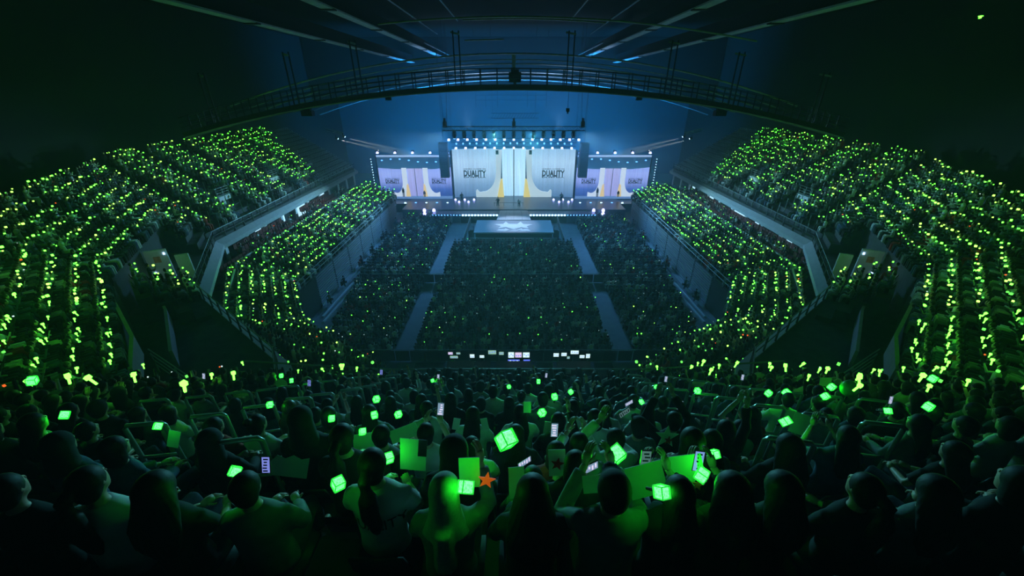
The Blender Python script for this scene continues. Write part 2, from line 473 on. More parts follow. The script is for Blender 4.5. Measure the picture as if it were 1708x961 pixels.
        for z in (1.6, 2.35):
            for yy in (-.95, .95): gr.tube([(0, yy, z), (s * 2.4, yy, z)], .025)
        put('guard_rail', gr.mesh('guard_rail', M['rail']), v)
        sg = put('sign', MB().box((-s * .12, -.3, .8), (.05, .75, .35)).mesh('sign', M['paper']), v)
        put('lamp', MB().box((-s * .15, .3, .35), (.06, .22, .16)).mesh('lamp', L_WHITE), v)
    # corner stairwell with white walls
    v = thing('corner_stairwell', f'white walled corner stairwell beside the dark platform on the {far}', 'stairwell', (s * 26.3, 27.2, ZF), R(27) * (1 if s < 0 else -1))
    put('white_wall', MB().box((0, -.9, 1.1), (1.3, .2, 2.2)).mesh('white_wall', M['white']), v)
    put('white_wall', MB().box((-s * 1.6, -1.6, .9), (.8, .2, 1.9)).mesh('white_wall', M['white']), v)
    put('white_wall', MB().poly([(s * 1.6, -1.2, 0), (s * 3.4, -2.6, .4), (s * 3.4, -2.6, 1.9), (s * 1.6, -1.2, 2.5), (s * 1.6, -1.0, 0), (s * 3.4, -2.4, .4), (s * 3.4, -2.4, 1.9), (s * 1.6, -1.0, 2.5)],
        [(0, 1, 2, 3), (5, 4, 7, 6), (0, 4, 5, 1), (1, 5, 6, 2), (2, 6, 7, 3), (3, 7, 4, 0)]).mesh('white_wall', M['white']), v)
    gr = MB()
    for k in range(7): gr.tube([(s * .7, -1.0, .3 + k * .3), (s * 1.5, -1.3, .3 + k * .3)], .025)
    for x in (.7, 1.1, 1.5): gr.tube([(s * x, -1.1, .1), (s * x, -1.1, 2.3)], .035)
    put('guard_rail', gr.mesh('guard_rail', M['rail']), v)
    put('orange_notice', MB().box((0, -1.03, 1.5), (.4, .04, .45)).mesh('orange_notice', mat('orange_notice', (.6, .3, .15))), v)
    lamp('stairwell_lamp', 'POINT', (s * 24.9, 24.6, ZF + 1.6), (.55, .85, 1.0), 6, size=.1)  # added lamp, inferred from the pale walls; its fixture is unseen
    for x, z in ((-.5, 1.9), (.4, .5)):
        put('lamp', MB().box((s * x, -1.04, z), (.1, .05, .16)).mesh('lamp', L_WHITE), v)
    # parapets of the corner trench
    def wallrun(name, pts, h, th, m_, lab, cat='parapet'):
        mb = MB()
        for a, b in zip(pts[:-1], pts[1:]):
            mb.beam((-s * a[0], a[1], a[2] + h / 2), (-s * b[0], b[1], b[2] + h / 2), th, h)
        put(name, mb.mesh(name, m_), label=lab, category=cat)
    wallrun('stand_parapet', [(-25.6, 21.8, 9.2), (-21.5, 18.5, 9.2), (-17.0, 14.6, 9.1), (-15.2, 12.4, 9.0)], 1.1, .14, M['fascia'], f'pale parapet in front of the {far} corner rows of green lights')
    wallrun('trench_parapet', [(-24.4, 23.8, ZF), (-20.5, 20, ZF), (-17.6, 16.6, ZF), (-17.0, 15.9, ZF)], 1.0, .14, M['fascia'], f'green lit parapet across the dark platform in the {far} corner')
    rr = thing('platform_railing', f'long low triple railing in front of the near crowd on the {far}', 'railing', (s * 14, 13.6, ZF))
    for k in range(4):
        put('rail', MB().tube([(s * 3.6, 1.9, .5 + .3 * k), (0, -.2, .5 + .3 * k), (-s * 2.6, -1.5, .5 + .3 * k)], .03).mesh('rail', M['hoop']), rr)
    for f in (0, .33, .66, 1.0):
        p = Vector((s * 3.6, 1.9, 0)).lerp(Vector((-s * 2.6, -1.5, 0)), f)
        put('post', MB().tube([p, p + Vector((0, 0, 1.15))], .035).mesh('post', M['hoop']), rr)

# ------------------------------------------------------------------ roof steel and catwalk
for i, (x, z, lab) in enumerate(((-14.4, 25.5, 'inner left'), (14.4, 25.5, 'inner right'), (-20.6, 24.6, 'outer left'), (20.6, 24.6, 'outer right'))):
    GP = M['girder']
    b = thing('roof_girder', f'long {lab} roof girder running towards the stage, lit blue from the stage', 'girder', (x, 10, z))
    put('flange', MB().box((0, 43, 0), (.9, 86, .12)).mesh('flange', GP), b)
    put('web', MB().box((0, 43, .7), (.12, 86, 1.3)).mesh('web', M['darksteel']), b)
    for k in range(6):
        put('bolted_joint', MB().box((0, 15 + k * 12, -.09), (1.1, .5, .1)).mesh('bolted_joint', M['darksteel']), b)
for i, (x, y0, y1, z) in enumerate(((-10.2, 20, 62, 26.4), (10.2, 20, 62, 26.4), (-6.2, 20, 52, 26.6), (6.2, 20, 52, 26.6), (-12.4, 64, 92, 25.6), (12.4, 64, 92, 25.6))):
    put('roof_pipe', MB().tube([(x, y0, z), (x, y1, z)], .07, 6).mesh('roof_pipe', M['steel']), label='thin roof pipe running towards the stage ' + ('left' if x < 0 else 'right') + ' of centre, ' + ['outer of the near pair', 'inner of the near pair', 'far one'][i // 2], category='pipe')
ARC = .0042
def arch(y, z, x0, x1, r, m_, n=28, mb=None):
    mb = mb or MB(); pts = [(x, y, z - ARC * x * x) for x in np.linspace(x0, x1, n)]
    return mb.tube(pts, r, 6)
for k, (y, z) in enumerate(((58, 23.9), (62, 23.45), (66, 23.15), (70, 22.75), (74, 22.3), (78, 21.9), (84, 21.4))):
    put('roof_purlin', arch(y, z, -38, 38, .07 if k % 2 else .11, None).mesh('roof_purlin', M['steel']), label='arched roof pipe across the hall above the catwalk, ' + ['topmost', 'second from the top', 'third from the top', 'fourth from the top', 'fifth from the top', 'sixth from the top', 'lowest'][k], category='pipe')
for k, (y, z, x0, x1) in enumerate(((38, 25.1, -11, 20), (46, 26.0, -5, 9), (47, 24.4, -5, -1))):
    put('roof_tube', arch(y, z, x0, x1, .07, None).mesh('roof_tube', M['steel']), label=['long pale tube hung high across the dark roof', 'short pale tube high above the catwalk at centre', 'shortest pale tube above the catwalk left of centre'][k], category='tube')
cw = thing('catwalk', 'dark arched catwalk with railings spanning the hall in front of the stage haze', 'catwalk', (0, 40, 0))
dk = MB(); x = np.linspace(-31, 31, 41)
for a, b in zip(x[:-1], x[1:]):
    dk.beam((a, 0, 20.05 - ARC * a * a), (b, 0, 20.05 - ARC * b * b), 1.3, .5)
put('deck', dk.mesh('deck', M['darksteel']), cw)
for yy in (-.6, .6):
    for z in (21.55, 21.1, 20.75):
        put('handrail', arch(yy, z, -31, 31, .028, None, 40).mesh('handrail', M['darksteel']), cw)
    put('edge_strip', MB().tube([(q, yy * 1.12, 19.85 - ARC * q * q) for q in np.linspace(-31, 31, 40)], .05).mesh('edge_strip', M['steel']), cw)
pm = MB().beam((0, 0, 0), (0, 0, 1.3), .08).mesh('post', M['darksteel'])
for q in np.arange(-30, 31, 1.5):
    for yy in (-.6, .6): put('post', pm, cw, (q, yy, 20.3 - ARC * q * q))
hm = MB().beam((0, 0, 0), (0, 0, 4.2), .1).mesh('hanger', M['darksteel'])
for q in (-28, -20, -14, -5.0, 5.0, 14, 20, 28):
    for dx in (-.25, .25): put('hanger', hm, cw, (q + dx, 0, 20.3 - ARC * q * q))
    put('hanger_cap', MB().beam((q - .45, .3, 24.4 - ARC * q * q), (q + .3, -.3, 24.2 - ARC * q * q), .14).mesh('hanger_cap', M['steel']), cw)
put('winch_box', MB().box((0, 0, 0), (1.1, .8, .8)).box((0, 0, .5), (.7, .5, .25)).box((0, 0, -.5), (.25, .25, .3)).mesh('winch_box', M['black']), loc=(0.1, 40, 20.85), label='black boxy lamp housing on the middle of the catwalk', category='lamp')
bm_ = thing('roof_hatch', 'pale upright steel strut standing in the middle above the catwalk', 'strut', (0, 62, 21))
put('strut', MB().box((0, 0, 1.6), (.5, .2, 3.2)).mesh('strut', M['steel']), bm_); put('plate', MB().box((0, 0, 3.2), (.8, .3, .15)).mesh('plate', M['steel']), bm_)
hl = thing('hanging_winch', 'small dark hook block on a cable below the catwalk right of centre', 'hoist', (4.95, 39.5, 18.2))
put('cable', MB().tube([(0, 0, .2), (0, 0, 1.7)], .02).mesh('cable', M['darksteel']), hl)
put('block', MB().box((0, 0, 0), (.3, .25, .3)).box((0, 0, -.22), (.12, .1, .2)).mesh('block', M['black']), hl)
for s, nm in ((-1, 'left'), (1, 'right')):
    for (x, y, z, lab) in ((19.2, 40, 17.9, 'nearer the middle'), (11.5, 40, 19.1, 'small, close to the middle')):
        if x < 12 and s > 0: lab = 'small, close to the middle'
        f = thing('flood_lamp', f'black flood lamp hung under the {nm} arm of the catwalk, {lab}', 'lamp', (s * x, y, z))
        k = 1.0 if x > 15 else .5
        put('housing', MB().box((0, 0, 0), (1.0 * k, .6 * k, .45 * k)).box((0, .1, .3 * k), (.6 * k, .4 * k, .2 * k)).mesh('housing', M['black']), f)
        put('bracket', MB().beam((-.4 * k, 0, .1), (-.4 * k, 0, .7), .05).beam((.4 * k, 0, .1), (.4 * k, 0, .7), .05).mesh('bracket', M['darksteel']), f)
for i, (x, y, z, m_, lab) in enumerate(((36.5, 37, 24.9, G_FAR, 'tiny green roof light high on the right'), (38, 37, 26.6, G_WHITE, 'tiny white roof light high above the green one on the right'))):
    put('roof_light', MB().box((0, 0, 0), (.12, .12, .1)).box((0, 0, .1), (.2, .2, .06)).mesh('roof_light', m_), loc=(x, y, z), label=lab, category='light')

# ------------------------------------------------------------------ stage
def led(name, col, strength, ztop=.25, zbot=1.0, streak=True, zr=(0, 9)):
    """LED wall picture: brightness of the displayed picture runs from pale top to deeper bottom"""
    m = bpy.data.materials.new(name); m.use_nodes = True; nt = m.node_tree; b = nt.nodes['Principled BSDF']
    b.inputs['Base Color'].default_value = (.02, .02, .02, 1)
    tc = nt.nodes.new('ShaderNodeTexCoord'); sp = nt.nodes.new('ShaderNodeSeparateXYZ'); nt.links.new(tc.outputs['Object'], sp.inputs[0])
    mr = nt.nodes.new('ShaderNodeMapRange'); mr.inputs[1].default_value = zr[0]; mr.inputs[2].default_value = zr[1]
    nt.links.new(sp.outputs[2], mr.inputs[0]); rp = nt.nodes.new('ShaderNodeValToRGB'); nt.links.new(mr.outputs[0], rp.inputs[0])
    e = rp.color_ramp.elements; e[0].position = 0; e[0].color = (*col[0], 1); e[1].position = 1; e[1].color = (*col[-1], 1)
    for p, c_ in zip(np.linspace(0, 1, len(col))[1:-1], col[1:-1]):
        q = rp.color_ramp.elements.new(p); q.color = (*c_, 1)
    mp = nt.nodes.new('ShaderNodeMapping'); mp.inputs['Scale'].default_value = (7, 7, .12); nt.links.new(tc.outputs['Object'], mp.inputs[0])
    n = nt.nodes.new('ShaderNodeTexNoise'); n.inputs['Scale'].default_value = 1.2; nt.links.new(mp.outputs[0], n.inputs['Vector'])
    m2 = nt.nodes.new('ShaderNodeMapRange'); m2.inputs[1].default_value = .3; m2.inputs[2].default_value = .7
    m2.inputs[3].default_value = strength * (.82 if streak else 1); m2.inputs[4].default_value = strength * (1.15 if streak else 1)
    nt.links.new(n.outputs[0], m2.inputs[0])
    nt.links.new(rp.outputs[0], b.inputs['Emission Color']); nt.links.new(m2.outputs[0], b.inputs['Emission Strength'])
    m.cycles.emission_sampling = 'FRONT'; return m


LED_P = led('led_wall_picture', [(.07, .16, .34), (.16, .30, .52), (.32, .52, .76), (.38, .60, .84), (.26, .48, .72)], 1.15, zr=(0, 8.6))
LED_C = led('led_door_picture', [(.36, .66, .92), (.46, .76, .98), (.38, .68, .95)], 1.15, zr=(0, 8.6))
LED_S = led('side_screen_picture', [(.02, .05, .26), (.05, .11, .42), (.22, .30, .74), (.28, .38, .86), (.2, .3, .8)], 1.15, zr=(0, 5.6))
LED_SC = led('side_screen_door', [(.32, .36, .80), (.40, .44, .86)], 1.0, zr=(0, 6))
LED_SD = led('side_screen_dark', [(.02, .09, .22), (.01, .05, .14)], 1.0, False, zr=(5, 7))
COLW = mat('carved_white_column', (.75, .76, .72), .8, var=.25, scale=3, emit=(.50, .68, .76), es=.75)  # column is no lamp; its lit look is put into emission
COLY = mat('yellow_column_side', (.8, .65, .2), .8, var=.15, scale=2, emit=(.85, .72, .22), es=.7)  # yellow side carries the same painted glow
SCOLW = glow('screen_column_white', (.55, .68, .86), 1.0)
SCOLY = glow('screen_column_yellow', (.75, .60, .30), .9)
LETTER = mat('dark_lettering', (.01, .012, .02), .8)

SY = 74.8; SZ = 1.6
struct('main_stage', MB().box((0, 72, SZ / 2), (38, 13.0, SZ)).mesh('main_stage', [M['stage']]))
st = thing('stage_apron', 'low glossy apron of the main stage with a lit front edge', 'stage', (0, 64.5, 0))
put('deck', MB().box((0, 0, .75), (27, 2.6, 1.4)).mesh('deck', M['stage']), st)
put('front_skirt', MB().box((0, -1.35, .6), (17.5, .12, 1.2)).mesh('front_skirt', M['black']), st)
rw = thing('runway', 'short pale runway joining the main stage to the square front stage', 'runway', (0, 61.6, 0))
put('deck', MB().poly([(-2.3, 3.4, 1.58), (2.3, 3.4, 1.58), (2.7, -1.6, 1.5), (-2.7, -1.6, 1.5), (-2.3, 3.4, 0), (2.3, 3.4, 0), (2.7, -1.6, 0), (-2.7, -1.6, 0)],
    [(3, 2, 1, 0), (4, 5, 6, 7), (0, 1, 5, 4), (1, 2, 6, 5), (2, 3, 7, 6), (3, 0, 4, 7)]).mesh('deck', M['runway']), rw)
for i in range(3):
    put('panel_seam', MB().beam((-1.2 + 1.2 * i, 3.3, 1.6), (-1.35 + 1.35 * i, -1.5, 1.52), .04, .02).mesh('panel_seam', M['stage']), rw)
bs = thing('front_stage', 'square front stage with a pale winged star emblem on its deck', 'stage', (0, 57.1, 0))
put('deck', MB().box((0, 0, 1.3), (11.6, 5.9, .22)).mesh('deck', M['bstage']), bs)
put('lower_step', MB().box((0, -3.1, .55), (11.6, .9, .12)).mesh('lower_step', M['stage']), bs)
put('front_light_bar', MB().tube([(-5.6, -3.6, .75), (5.6, -3.6, .75)], .06).mesh('front_light_bar', M['white']), bs)
put('skirt', MB().box((0, .2, .58), (11.2, 5.6, 1.15)).mesh('skirt', M['black']), bs)
for i, x in enumerate((-4.4, -1.9, 1.4, 4.2)):
    q = put('wedge_speaker', MB().extrude([(0, 0), (.9, 0), (.8, .4), (.1, .4)], .4).mesh('wedge_speaker', M['darksteel']), None, (x - .4, 53.0, .02), label=f'low dark wedge speaker before the front stage, {ORD[i]} from the left', category='speaker', group='wedge speakers before the front stage')
for sx in (-1, 1):
    put('side_rack', MB().box((sx * 6.3, -1.5, .7), (.7, 1.5, 1.4)).box((sx * 6.4, .6, .55), (.5, 1.2, 1.1)).box((sx * 6.1, -2.7, .9), (.5, .6, 1.8)).mesh('side_rack', M['black']), bs)


# outlines of the emblem on the deck, metres from the hall axis
e1 = [(-3.0, 0.877), (-1.648, 0.961), (-1.244, 2.152), (-0.745, 1.003), (0.546, 1.003), (1.042, 2.152), (1.45, 0.961), (2.861, 0.752), (1.934, -0.149), (2.217, -1.145), (1.102, -0.551), (-0.033, -1.535), (-1.171, -0.471), (-2.347, -1.145), (-1.942, -0.028)]
e2 = [(-2.588, -2.301), (-2.206, -1.612), (-1.463, -1.535), (-1.184, -1.145), (-0.715, -1.728), (-0.157, -1.767), (-0.529, -1.767), (-1.199, -2.339)]
e3 = [(-0.831, -2.339), (-0.095, -1.844), (0.486, -1.844), (0.837, -1.535), (1.154, -1.145), (1.331, -1.651), (0.958, -1.767), (0.458, -2.301)]
e4 = [(0.704, -2.339), (1.205, -1.767), (1.584, -1.457), (2.08, -1.535), (2.51, -2.301)]
for nm_, e_ in (('emblem_wings', e1), ('emblem_stroke', e2), ('emblem_stroke', e3), ('emblem_stroke', e4)):
    mb = MB().extrude(e_[::-1], .02, axis='z')
    o = put(nm_, mb.mesh(nm_, M['emblem']), bs, (0, 0, 1.415))

# LED back wall: four curved panels, two carved columns, doors
def curved_panel(x0, x1, h, bow, n=14, s=1):
    mb = MB(); P = []
    for i in range(n + 1):
        f = i / n; x = x0 + (x1 - x0) * f; P.append((x, -bow * (1 - f) ** 2 if s > 0 else -bow * f ** 2))
    for (a, b), (c, d) in zip(P[:-1], P[1:]):
        mb.poly([(a, b, 0), (c, d, 0), (c, d, h), (a, b, h), (a, b + .25, 0), (c, d + .25, 0), (c, d + .25, h), (a, b + .25, h)],
                [(0, 1, 2, 3), (5, 4, 7, 6), (0, 4, 5, 1), (3, 2, 6, 7), (0, 3, 7, 4), (1, 5, 6, 2)])
    return mb


def tour_logo(parent, x, y, z, w_, m_=LETTER, th=.02, deep=True):
    """DUALITY with mirrored drips below and a small line above"""
    for flip, sy in ((1, 1.45), (-1, .32)):
        me = text_mesh('DUALITY', 1.0, th, m_, bold=.035)
        xs = [v.co.x for v in me.vertices]; ys = [v.co.y for v in me.vertices]; k = w_ / (max(xs) - min(xs)); y0 = min(ys)
        for v in me.vertices: v.co.x *= k; v.co.y = flip * (v.co.y - y0) * k * sy
        if flip < 0: me.flip_normals()
        put('tour_lettering' if flip > 0 else 'mirrored_lettering', me, parent, (x, y, z - w_ * .09), (R(90), 0, 0))
    mb = MB(); n = 22; r_ = random.Random(3)
    for i in range(n):
        xx = x - w_ / 2 + w_ * (i + .5) / n
        if r_.random() < .85: mb.box((xx, y, z + w_ * .235), (w_ / n * .7, th * 2, w_ * .035 * r_.choice((.6, 1))))
    put('small_lettering', mb.mesh('small_lettering', m_), parent)


W = thing('led_back_wall', 'tall pale curved screen wall behind the main stage with carved white columns', 'screen', (0, SY, SZ))
HM = 8.6
put('screen_panel', curved_panel(-11.1, -3.2, HM, 1.0).mesh('screen_panel', LED_P), W)
put('screen_panel', curved_panel(3.2, 11.1, HM, 1.0, s=-1).mesh('screen_panel', LED_P), W)
for s in (-1, 1):
    put('door_panel', MB().box((s * 1.12, .3, HM / 2), (2.1, .2, HM)).mesh('door_panel', LED_C), W)
    # carved column that sweeps out into a foot
    o_ = [(2.15, HM - .1), (3.25, HM - .1)]
    for t in np.linspace(0, 1, 14):
        o_.append((3.25 + 2.6 * (1 - math.cos(t * math.pi / 2)) ** 1.15, HM * .62 - (HM * .62 - .95) * math.sin(t * math.pi / 2)))
    o_ += [(6.4, .85), (6.9, 1.35), (7.1, 1.15), (7.1, 0), (2.6, 0)]
    pts = [(s * -a if False else s * a, b) for a, b in o_]
    mb = MB().extrude(pts, .5); q = put('carved_column', mb.mesh('carved_column', COLW), W, (0, -.75, 0))
    put('yellow_edge', MB().extrude([(s * 2.1, 3.4), (s * 2.45, 3.2), (s * 3.1, 0), (s * 1.85, 0)], .55).mesh('yellow_edge', COLY), W, (0, -.85, 0))
    put('column_cap', MB().box((s * 3.0, -.8, HM - .5), (.5, .5, .7)).mesh('column_cap', M['black']), W)
    tour_logo(W, s * 7.2, -1.05, 4.25, 4.1)
    put('side_frame', MB().box((s * 11.35, -.6, HM / 2 - .4), (.28, .8, HM + .4)).mesh('side_frame', M['black']), W)
put('door_gap', MB().box((0, .25, HM / 2), (.16, .3, HM)).mesh('door_gap', M['black']), W)

# side screens
for s, nm in ((-1, 'left'), (1, 'right')):
    T = thing('side_screen', f'big {nm} video screen showing the stage picture in blue', 'screen', (s * 17.9, 72.8, 2.0))
    hw = 6.55
    put('frame', MB().box((0, .25, 3.5), (2 * hw + .5, .3, 7.5)).mesh('frame', M['black']), T)
    put('picture_background', MB().box((0, 0, 2.9), (2 * hw, .12, 5.8)).mesh('picture_background', LED_S), T)
    put('picture_ceiling', MB().poly([(-hw, -.1, 5.2), (-hw + 3, -.1, 5.0), (hw - 3, -.1, 5.0), (hw, -.1, 5.3), (hw, -.1, 7.0), (-hw, -.1, 7.0), (-hw, 0, 5.2), (-hw + 3, 0, 5.0), (hw - 3, 0, 5.0), (hw, 0, 5.3), (hw, 0, 7.0), (-hw, 0, 7.0)],
        [(0, 1, 2, 3, 4, 5), (11, 10, 9, 8, 7, 6)] + [(i, i + 6, (i + 1) % 6 + 6, (i + 1) % 6) for i in range(6)]).mesh('picture_ceiling', LED_SD), T)
    put('picture_door', MB().box((0, -.08, 2.6), (2.6, .06, 5.0)).mesh('picture_door', LED_SC), T)
    put('picture_door_gap', MB().box((0, -.13, 2.6), (.09, .06, 5.0)).mesh('picture_door_gap', M['black']), T)
    for q in (-1, 1):
        cx = q * 1.9
        o_ = [(cx - q * .45, 5.2), (cx + q * .45, 5.2)]
        for t in np.linspace(0, 1, 9): o_.append((cx + q * (.45 + 1.3 * (1 - math.cos(t * math.pi / 2))), 3.0 - 2.3 * math.sin(t * math.pi / 2)))
        o_ += [(cx + q * 2.4, .9), (cx + q * 2.4, .05), (cx - q * .45, .05)]
        put('picture_column', MB().extrude(o_, .07).mesh('picture_column', SCOLW), T, (0, -.18, 0))
        put('picture_column_edge', MB().extrude([(cx - q * .5, 2.4), (cx - q * .2, 2.2), (cx + q * .1, .05), (cx - q * .75, .05)], .09).mesh('picture_column_edge', SCOLY), T, (0, -.21, 0))
        tour_logo(T, q * 4.25, -.12, 2.75, 2.6 if q * s < 0 else 2.5)
    put('picture_stage_floor', MB().box((0, -.12, -.12), (2 * hw, .08, .5)).mesh('picture_stage_floor', glow('screen_floor', (.12, .25, .55), .9)), T)
    # shown performer silhouettes in the picture
    for (px_, k) in ((-1.9 * 1.3, 1.0), (1.4, .6)):
        mb = MB(); h = 1.45 * k + .2
        mb.box((px_ - .1, -.2, h * .25), (.13, .05, h * .5)).box((px_ + .1, -.2, h * .25), (.13, .05, h * .5)).box((px_, -.2, h * .66), (.42, .05, h * .4)).ball((px_, -.2, h * .93), (.13, .04, .16), 8, 6)
        put('picture_performer', mb.mesh('picture_performer', LETTER), T)
    put('header_strip', MB().box((0, -.1, 7.22), (2 * hw, .2, .32)).mesh('header_strip', glow('header_glow', (.35, .55, .95), .8)), T)
    pl_ = MB().box((0, 0, 0), (.42, .25, .16)).box((0, .15, .14), (.3, .3, .16)).mesh('lamp_face', L_VIO)
    for i in range(5):
        lf = thing('rig_lamp', f'bright violet lamp above the {nm} video screen, {ORD[i]} from the left', 'lamp', (s * 17.9 - 6.2 + i * 3.1, 72.6, 9.75), 0, f'violet lamps above the {nm} screen')
        put('lamp_face', pl_, lf); put('housing', MB().box((0, .3, .25), (.5, .35, .4)).mesh('housing', M['black']), lf)
    sl_ = MB().box((0, 0, 0), (.3, .1, .16)).mesh('blue_lamp', L_BLUE)
    for i in range(8):
        put('picture_lamp', sl_, T, (-5.6 + i * 1.6, -.2, 6.45 + .3 * math.sin(i * .9 + .2)))
    dt = thing('pin_light_strip', f'upright strip of tiny white lights beside the {nm} screen', 'lights', (s * 25.4, 72.6, 1.9))
    put('strip_pole', MB().beam((0, 0, 0), (0, 0, 7.2), .1).mesh('strip_pole', M['black']), dt)
    d_ = MB().box((0, -.1, 0), (.12, .08, .12)).mesh('pin_light', L_WHITE)
    for i in range(15): put('pin_light', d_, dt, (0, 0, .4 + i * .46))
    # speaker tower between screens
    tw = thing('speaker_tower', f'black hanging speaker tower {nm} of the main screen wall', 'speaker', (s * 12.1, 71, 5.9))
    put('speaker_stack', MB().box((0, 0, 2.9), (1.5, 1.2, 5.8)).mesh('speaker_stack', M['black']), tw)
    for i in range(8): put('speaker_cabinet', MB().box((0, -.65, .4 + i * .71), (1.35, .15, .62)).mesh('speaker_cabinet', M['darksteel']), tw)
    put('hoist_cable', MB().tube([(0, 0, 5.8), (0, 0, 19)], .03).mesh('hoist_cable', M['darksteel']), tw)
    # wing decks
    struct('stage_wing_' + nm, MB().box((s * 18.2, 71.2, .75), (13.4, 3.2, 1.5)).mesh('stage_wing', M['stage']))
    for i in range(7):
        put('wing_light', MB().box((0, 0, 0), (.3, .2, .18)).box((0, .1, -.15), (.36, .3, .14)).mesh('wing_light', L_BLUE if i % 2 else L_WHITE), loc=(s * (11.9 + i * 1.9), 69.8, 1.62), label=f'small lamp on the edge of the {nm} stage wing, {ORD[i]} from the middle', category='lamp', group=f'lamps on the {nm} stage wing')
    for i in range(4):
        put('floor_lamp', MB().box((0, 0, .12), (.45, .3, .3)).box((0, 0, .35), (.3, .2, .16)).mesh('floor_lamp', L_VIO), loc=(s * (13.4 + 1.6 * (i % 2)), 64.6, 1.0 + .55 * (i // 2)), label=f'{["lower inner", "lower outer", "upper inner", "upper outer"][i]} violet lamp in the block of four on the {nm} of the apron', category='lamp', group=f'four violet lamps on the {nm} of the apron')
    for i in range(5):
        put('uplight', MB().box((0, 0, .1), (.34, .25, .2)).box((0, 0, .24), (.2, .2, .1)).mesh('uplight', L_VIO), loc=(s * (7.3 + .85 * i), 71.6 - (i % 2) * 1.6, 1.62), label=f'violet uplight on the main stage floor {nm} of centre, {ORD[i]} from the middle', category='lamp', group=f'violet uplights on the {nm} of the stage floor')
    rl = thing('stair_rail', f'white handrail beside the {nm} end of the stage wing', 'railing', (s * 23.0, 69.6, 1.5))
    for z in (.5, 1.0): put('rail', MB().tube([(0, 0, z), (s * 2.2, .4, z + .25)], .03).mesh('rail', M['rail']), rl)
    for x in (0, 1.1, 2.2): put('post', MB().tube([(s * x, .18 * x, 0), (s * x, .18 * x, 1 + .11 * x)], .03).mesh('post', M['rail']), rl)

# front truss with moving heads and lamp rows
tr = thing('lighting_truss', 'long black box truss hung over the front of the main stage', 'truss', (0, 67.6, 13.9))
for y, z in ((-.3, 0), (.3, 0), (-.3, .6), (.3, .6)): put('chord', MB().tube([(-11.4, y, z), (11.4, y, z)], .06).mesh('chord', M['darksteel']), tr)
lz = MB()
for i in range(38):
    x0 = -11.4 + i * .6
    for y in (-.3, .3): lz.tube([(x0, y, 0 if i % 2 else .6), (x0 + .6, y, .6 if i % 2 else 0)], .03, 4)
put('lacing', lz.mesh('lacing', M['steel']), tr, kind='stuff')
for s in (-1, 0, 1):
    h_ = MB().box((s * 11.0, 0, .9), (.6, .6, .9)).box((s * 11.0, 0, 1.6), (.3, .3, .5)).mesh('hoist_motor', M['black']); put('hoist_motor', h_, tr)
    if s:
        for q in (-.2, .3): put('hoist_chain', MB().tube([(s * 11 + q, 0, 1.4), (s * 11.1 + q * 3, 1.5, 11.5)], .03).mesh('hoist_chain', M['darksteel']), tr)
for i, x in enumerate(np.linspace(-9.6, 9.6, 13)):
    mh = thing('moving_head', f'black moving head lamp under the front truss, {ORD[i]} from the left', 'lamp', (x, 67.6, 13.2), 0, 'moving heads on the front truss')
    put('base', MB().box((0, 0, .45), (.5, .4, .3)).mesh('base', M['black']), mh)
    put('yoke', MB().box((-.3, 0, .1), (.08, .25, .6)).box((.3, 0, .1), (.08, .25, .6)).mesh('yoke', M['black']), mh)
    put('lamp_head', MB().tube([(0, .05, .25), (0, -.02, -.15), (0, -.1, -.5)], [.2, .26, .22], 10).mesh('lamp_head', M['darksteel']), mh)
    put('lens', MB().tube([(0, -.1, -.5), (0, -.11, -.53)], .19, 10).mesh('lens', L_BLUE), mh)
rowm = MB().box((0, -.1, 0), (.38, .2, .11)).box((0, .1, .1), (.34, .3, .3)).mesh('lamp_face', L_VIO)
rowb = MB().box((0, -.1, 0), (.22, .2, .1)).box((0, .1, .1), (.24, .3, .2)).mesh('lamp_face', L_BLUE)
for z, y, n, wd, me, nm in ((12.3, 69.2, 15, 21.6, rowm, 'upper'), (10.45, 73.2, 13, 20.5, rowm, 'lower'), (11.35, 72.2, 18, 20, rowb, 'middle')):
    for i in range(n):
        x = -wd / 2 + wd * i / (n - 1)
        put('row_lamp', me, None, (x, y, z - .0006 * x * x), label=f'small bright lamp in the {nm} row over the main stage, {ORD[i]} from the left', category='lamp', group=f'lamps of the {nm} row over the stage')
for z, y, nm in ((12.55, 69.3, 'upper'), (10.72, 73.3, 'lower'), (11.5, 72.3, 'middle')):
    t = thing('lamp_bar', f'thin black pipe that carries the {nm} lamp row over the stage', 'pipe', (0, y, z))
    put('pipe', MB().tube([(-11, 0, 0), (11, 0, 0)], .05).mesh('pipe', M['black']), t)
    for x in (-10.8, 10.8): put('suspension_cable', MB().tube([(x, 0, 0), (x, 0, 29 - z)], .02, 4).mesh('suspension_cable', M['darksteel']), t)
for i in range(34):
    x = -8.4 + 16.8 * i / 33
    if abs(x) < 2.4: continue
    b = abs(x) < 8.4
    put('edge_lamp', MB().box((0, 0, 0), (.3, .12, .22)).box((0, .1, -.02), (.36, .16, .28)).mesh('edge_lamp', L_WHITE), loc=(x, 63.1, 1.3), label=f'small white lamp on the apron front edge, {ORD[i - (10 if i > 16 else 0)]} from the {"left" if i < 17 else "runway"}', category='lamp', group='front edge lamps of the apron')
for s in (-1, 1):
    for i in range(10):
        put('edge_lamp', MB().box((0, 0, 0), (.16, .1, .12)).box((0, .08, 0), (.2, .1, .16)).mesh('edge_lamp', L_BLUE), loc=(s * (8.9 + .5 * i), 63.1, 1.3), label=f'tiny blue lamp on the {"left" if s < 0 else "right"} outer apron edge, {ORD[i]} from the middle', category='lamp', group='blue end lamps of the apron')
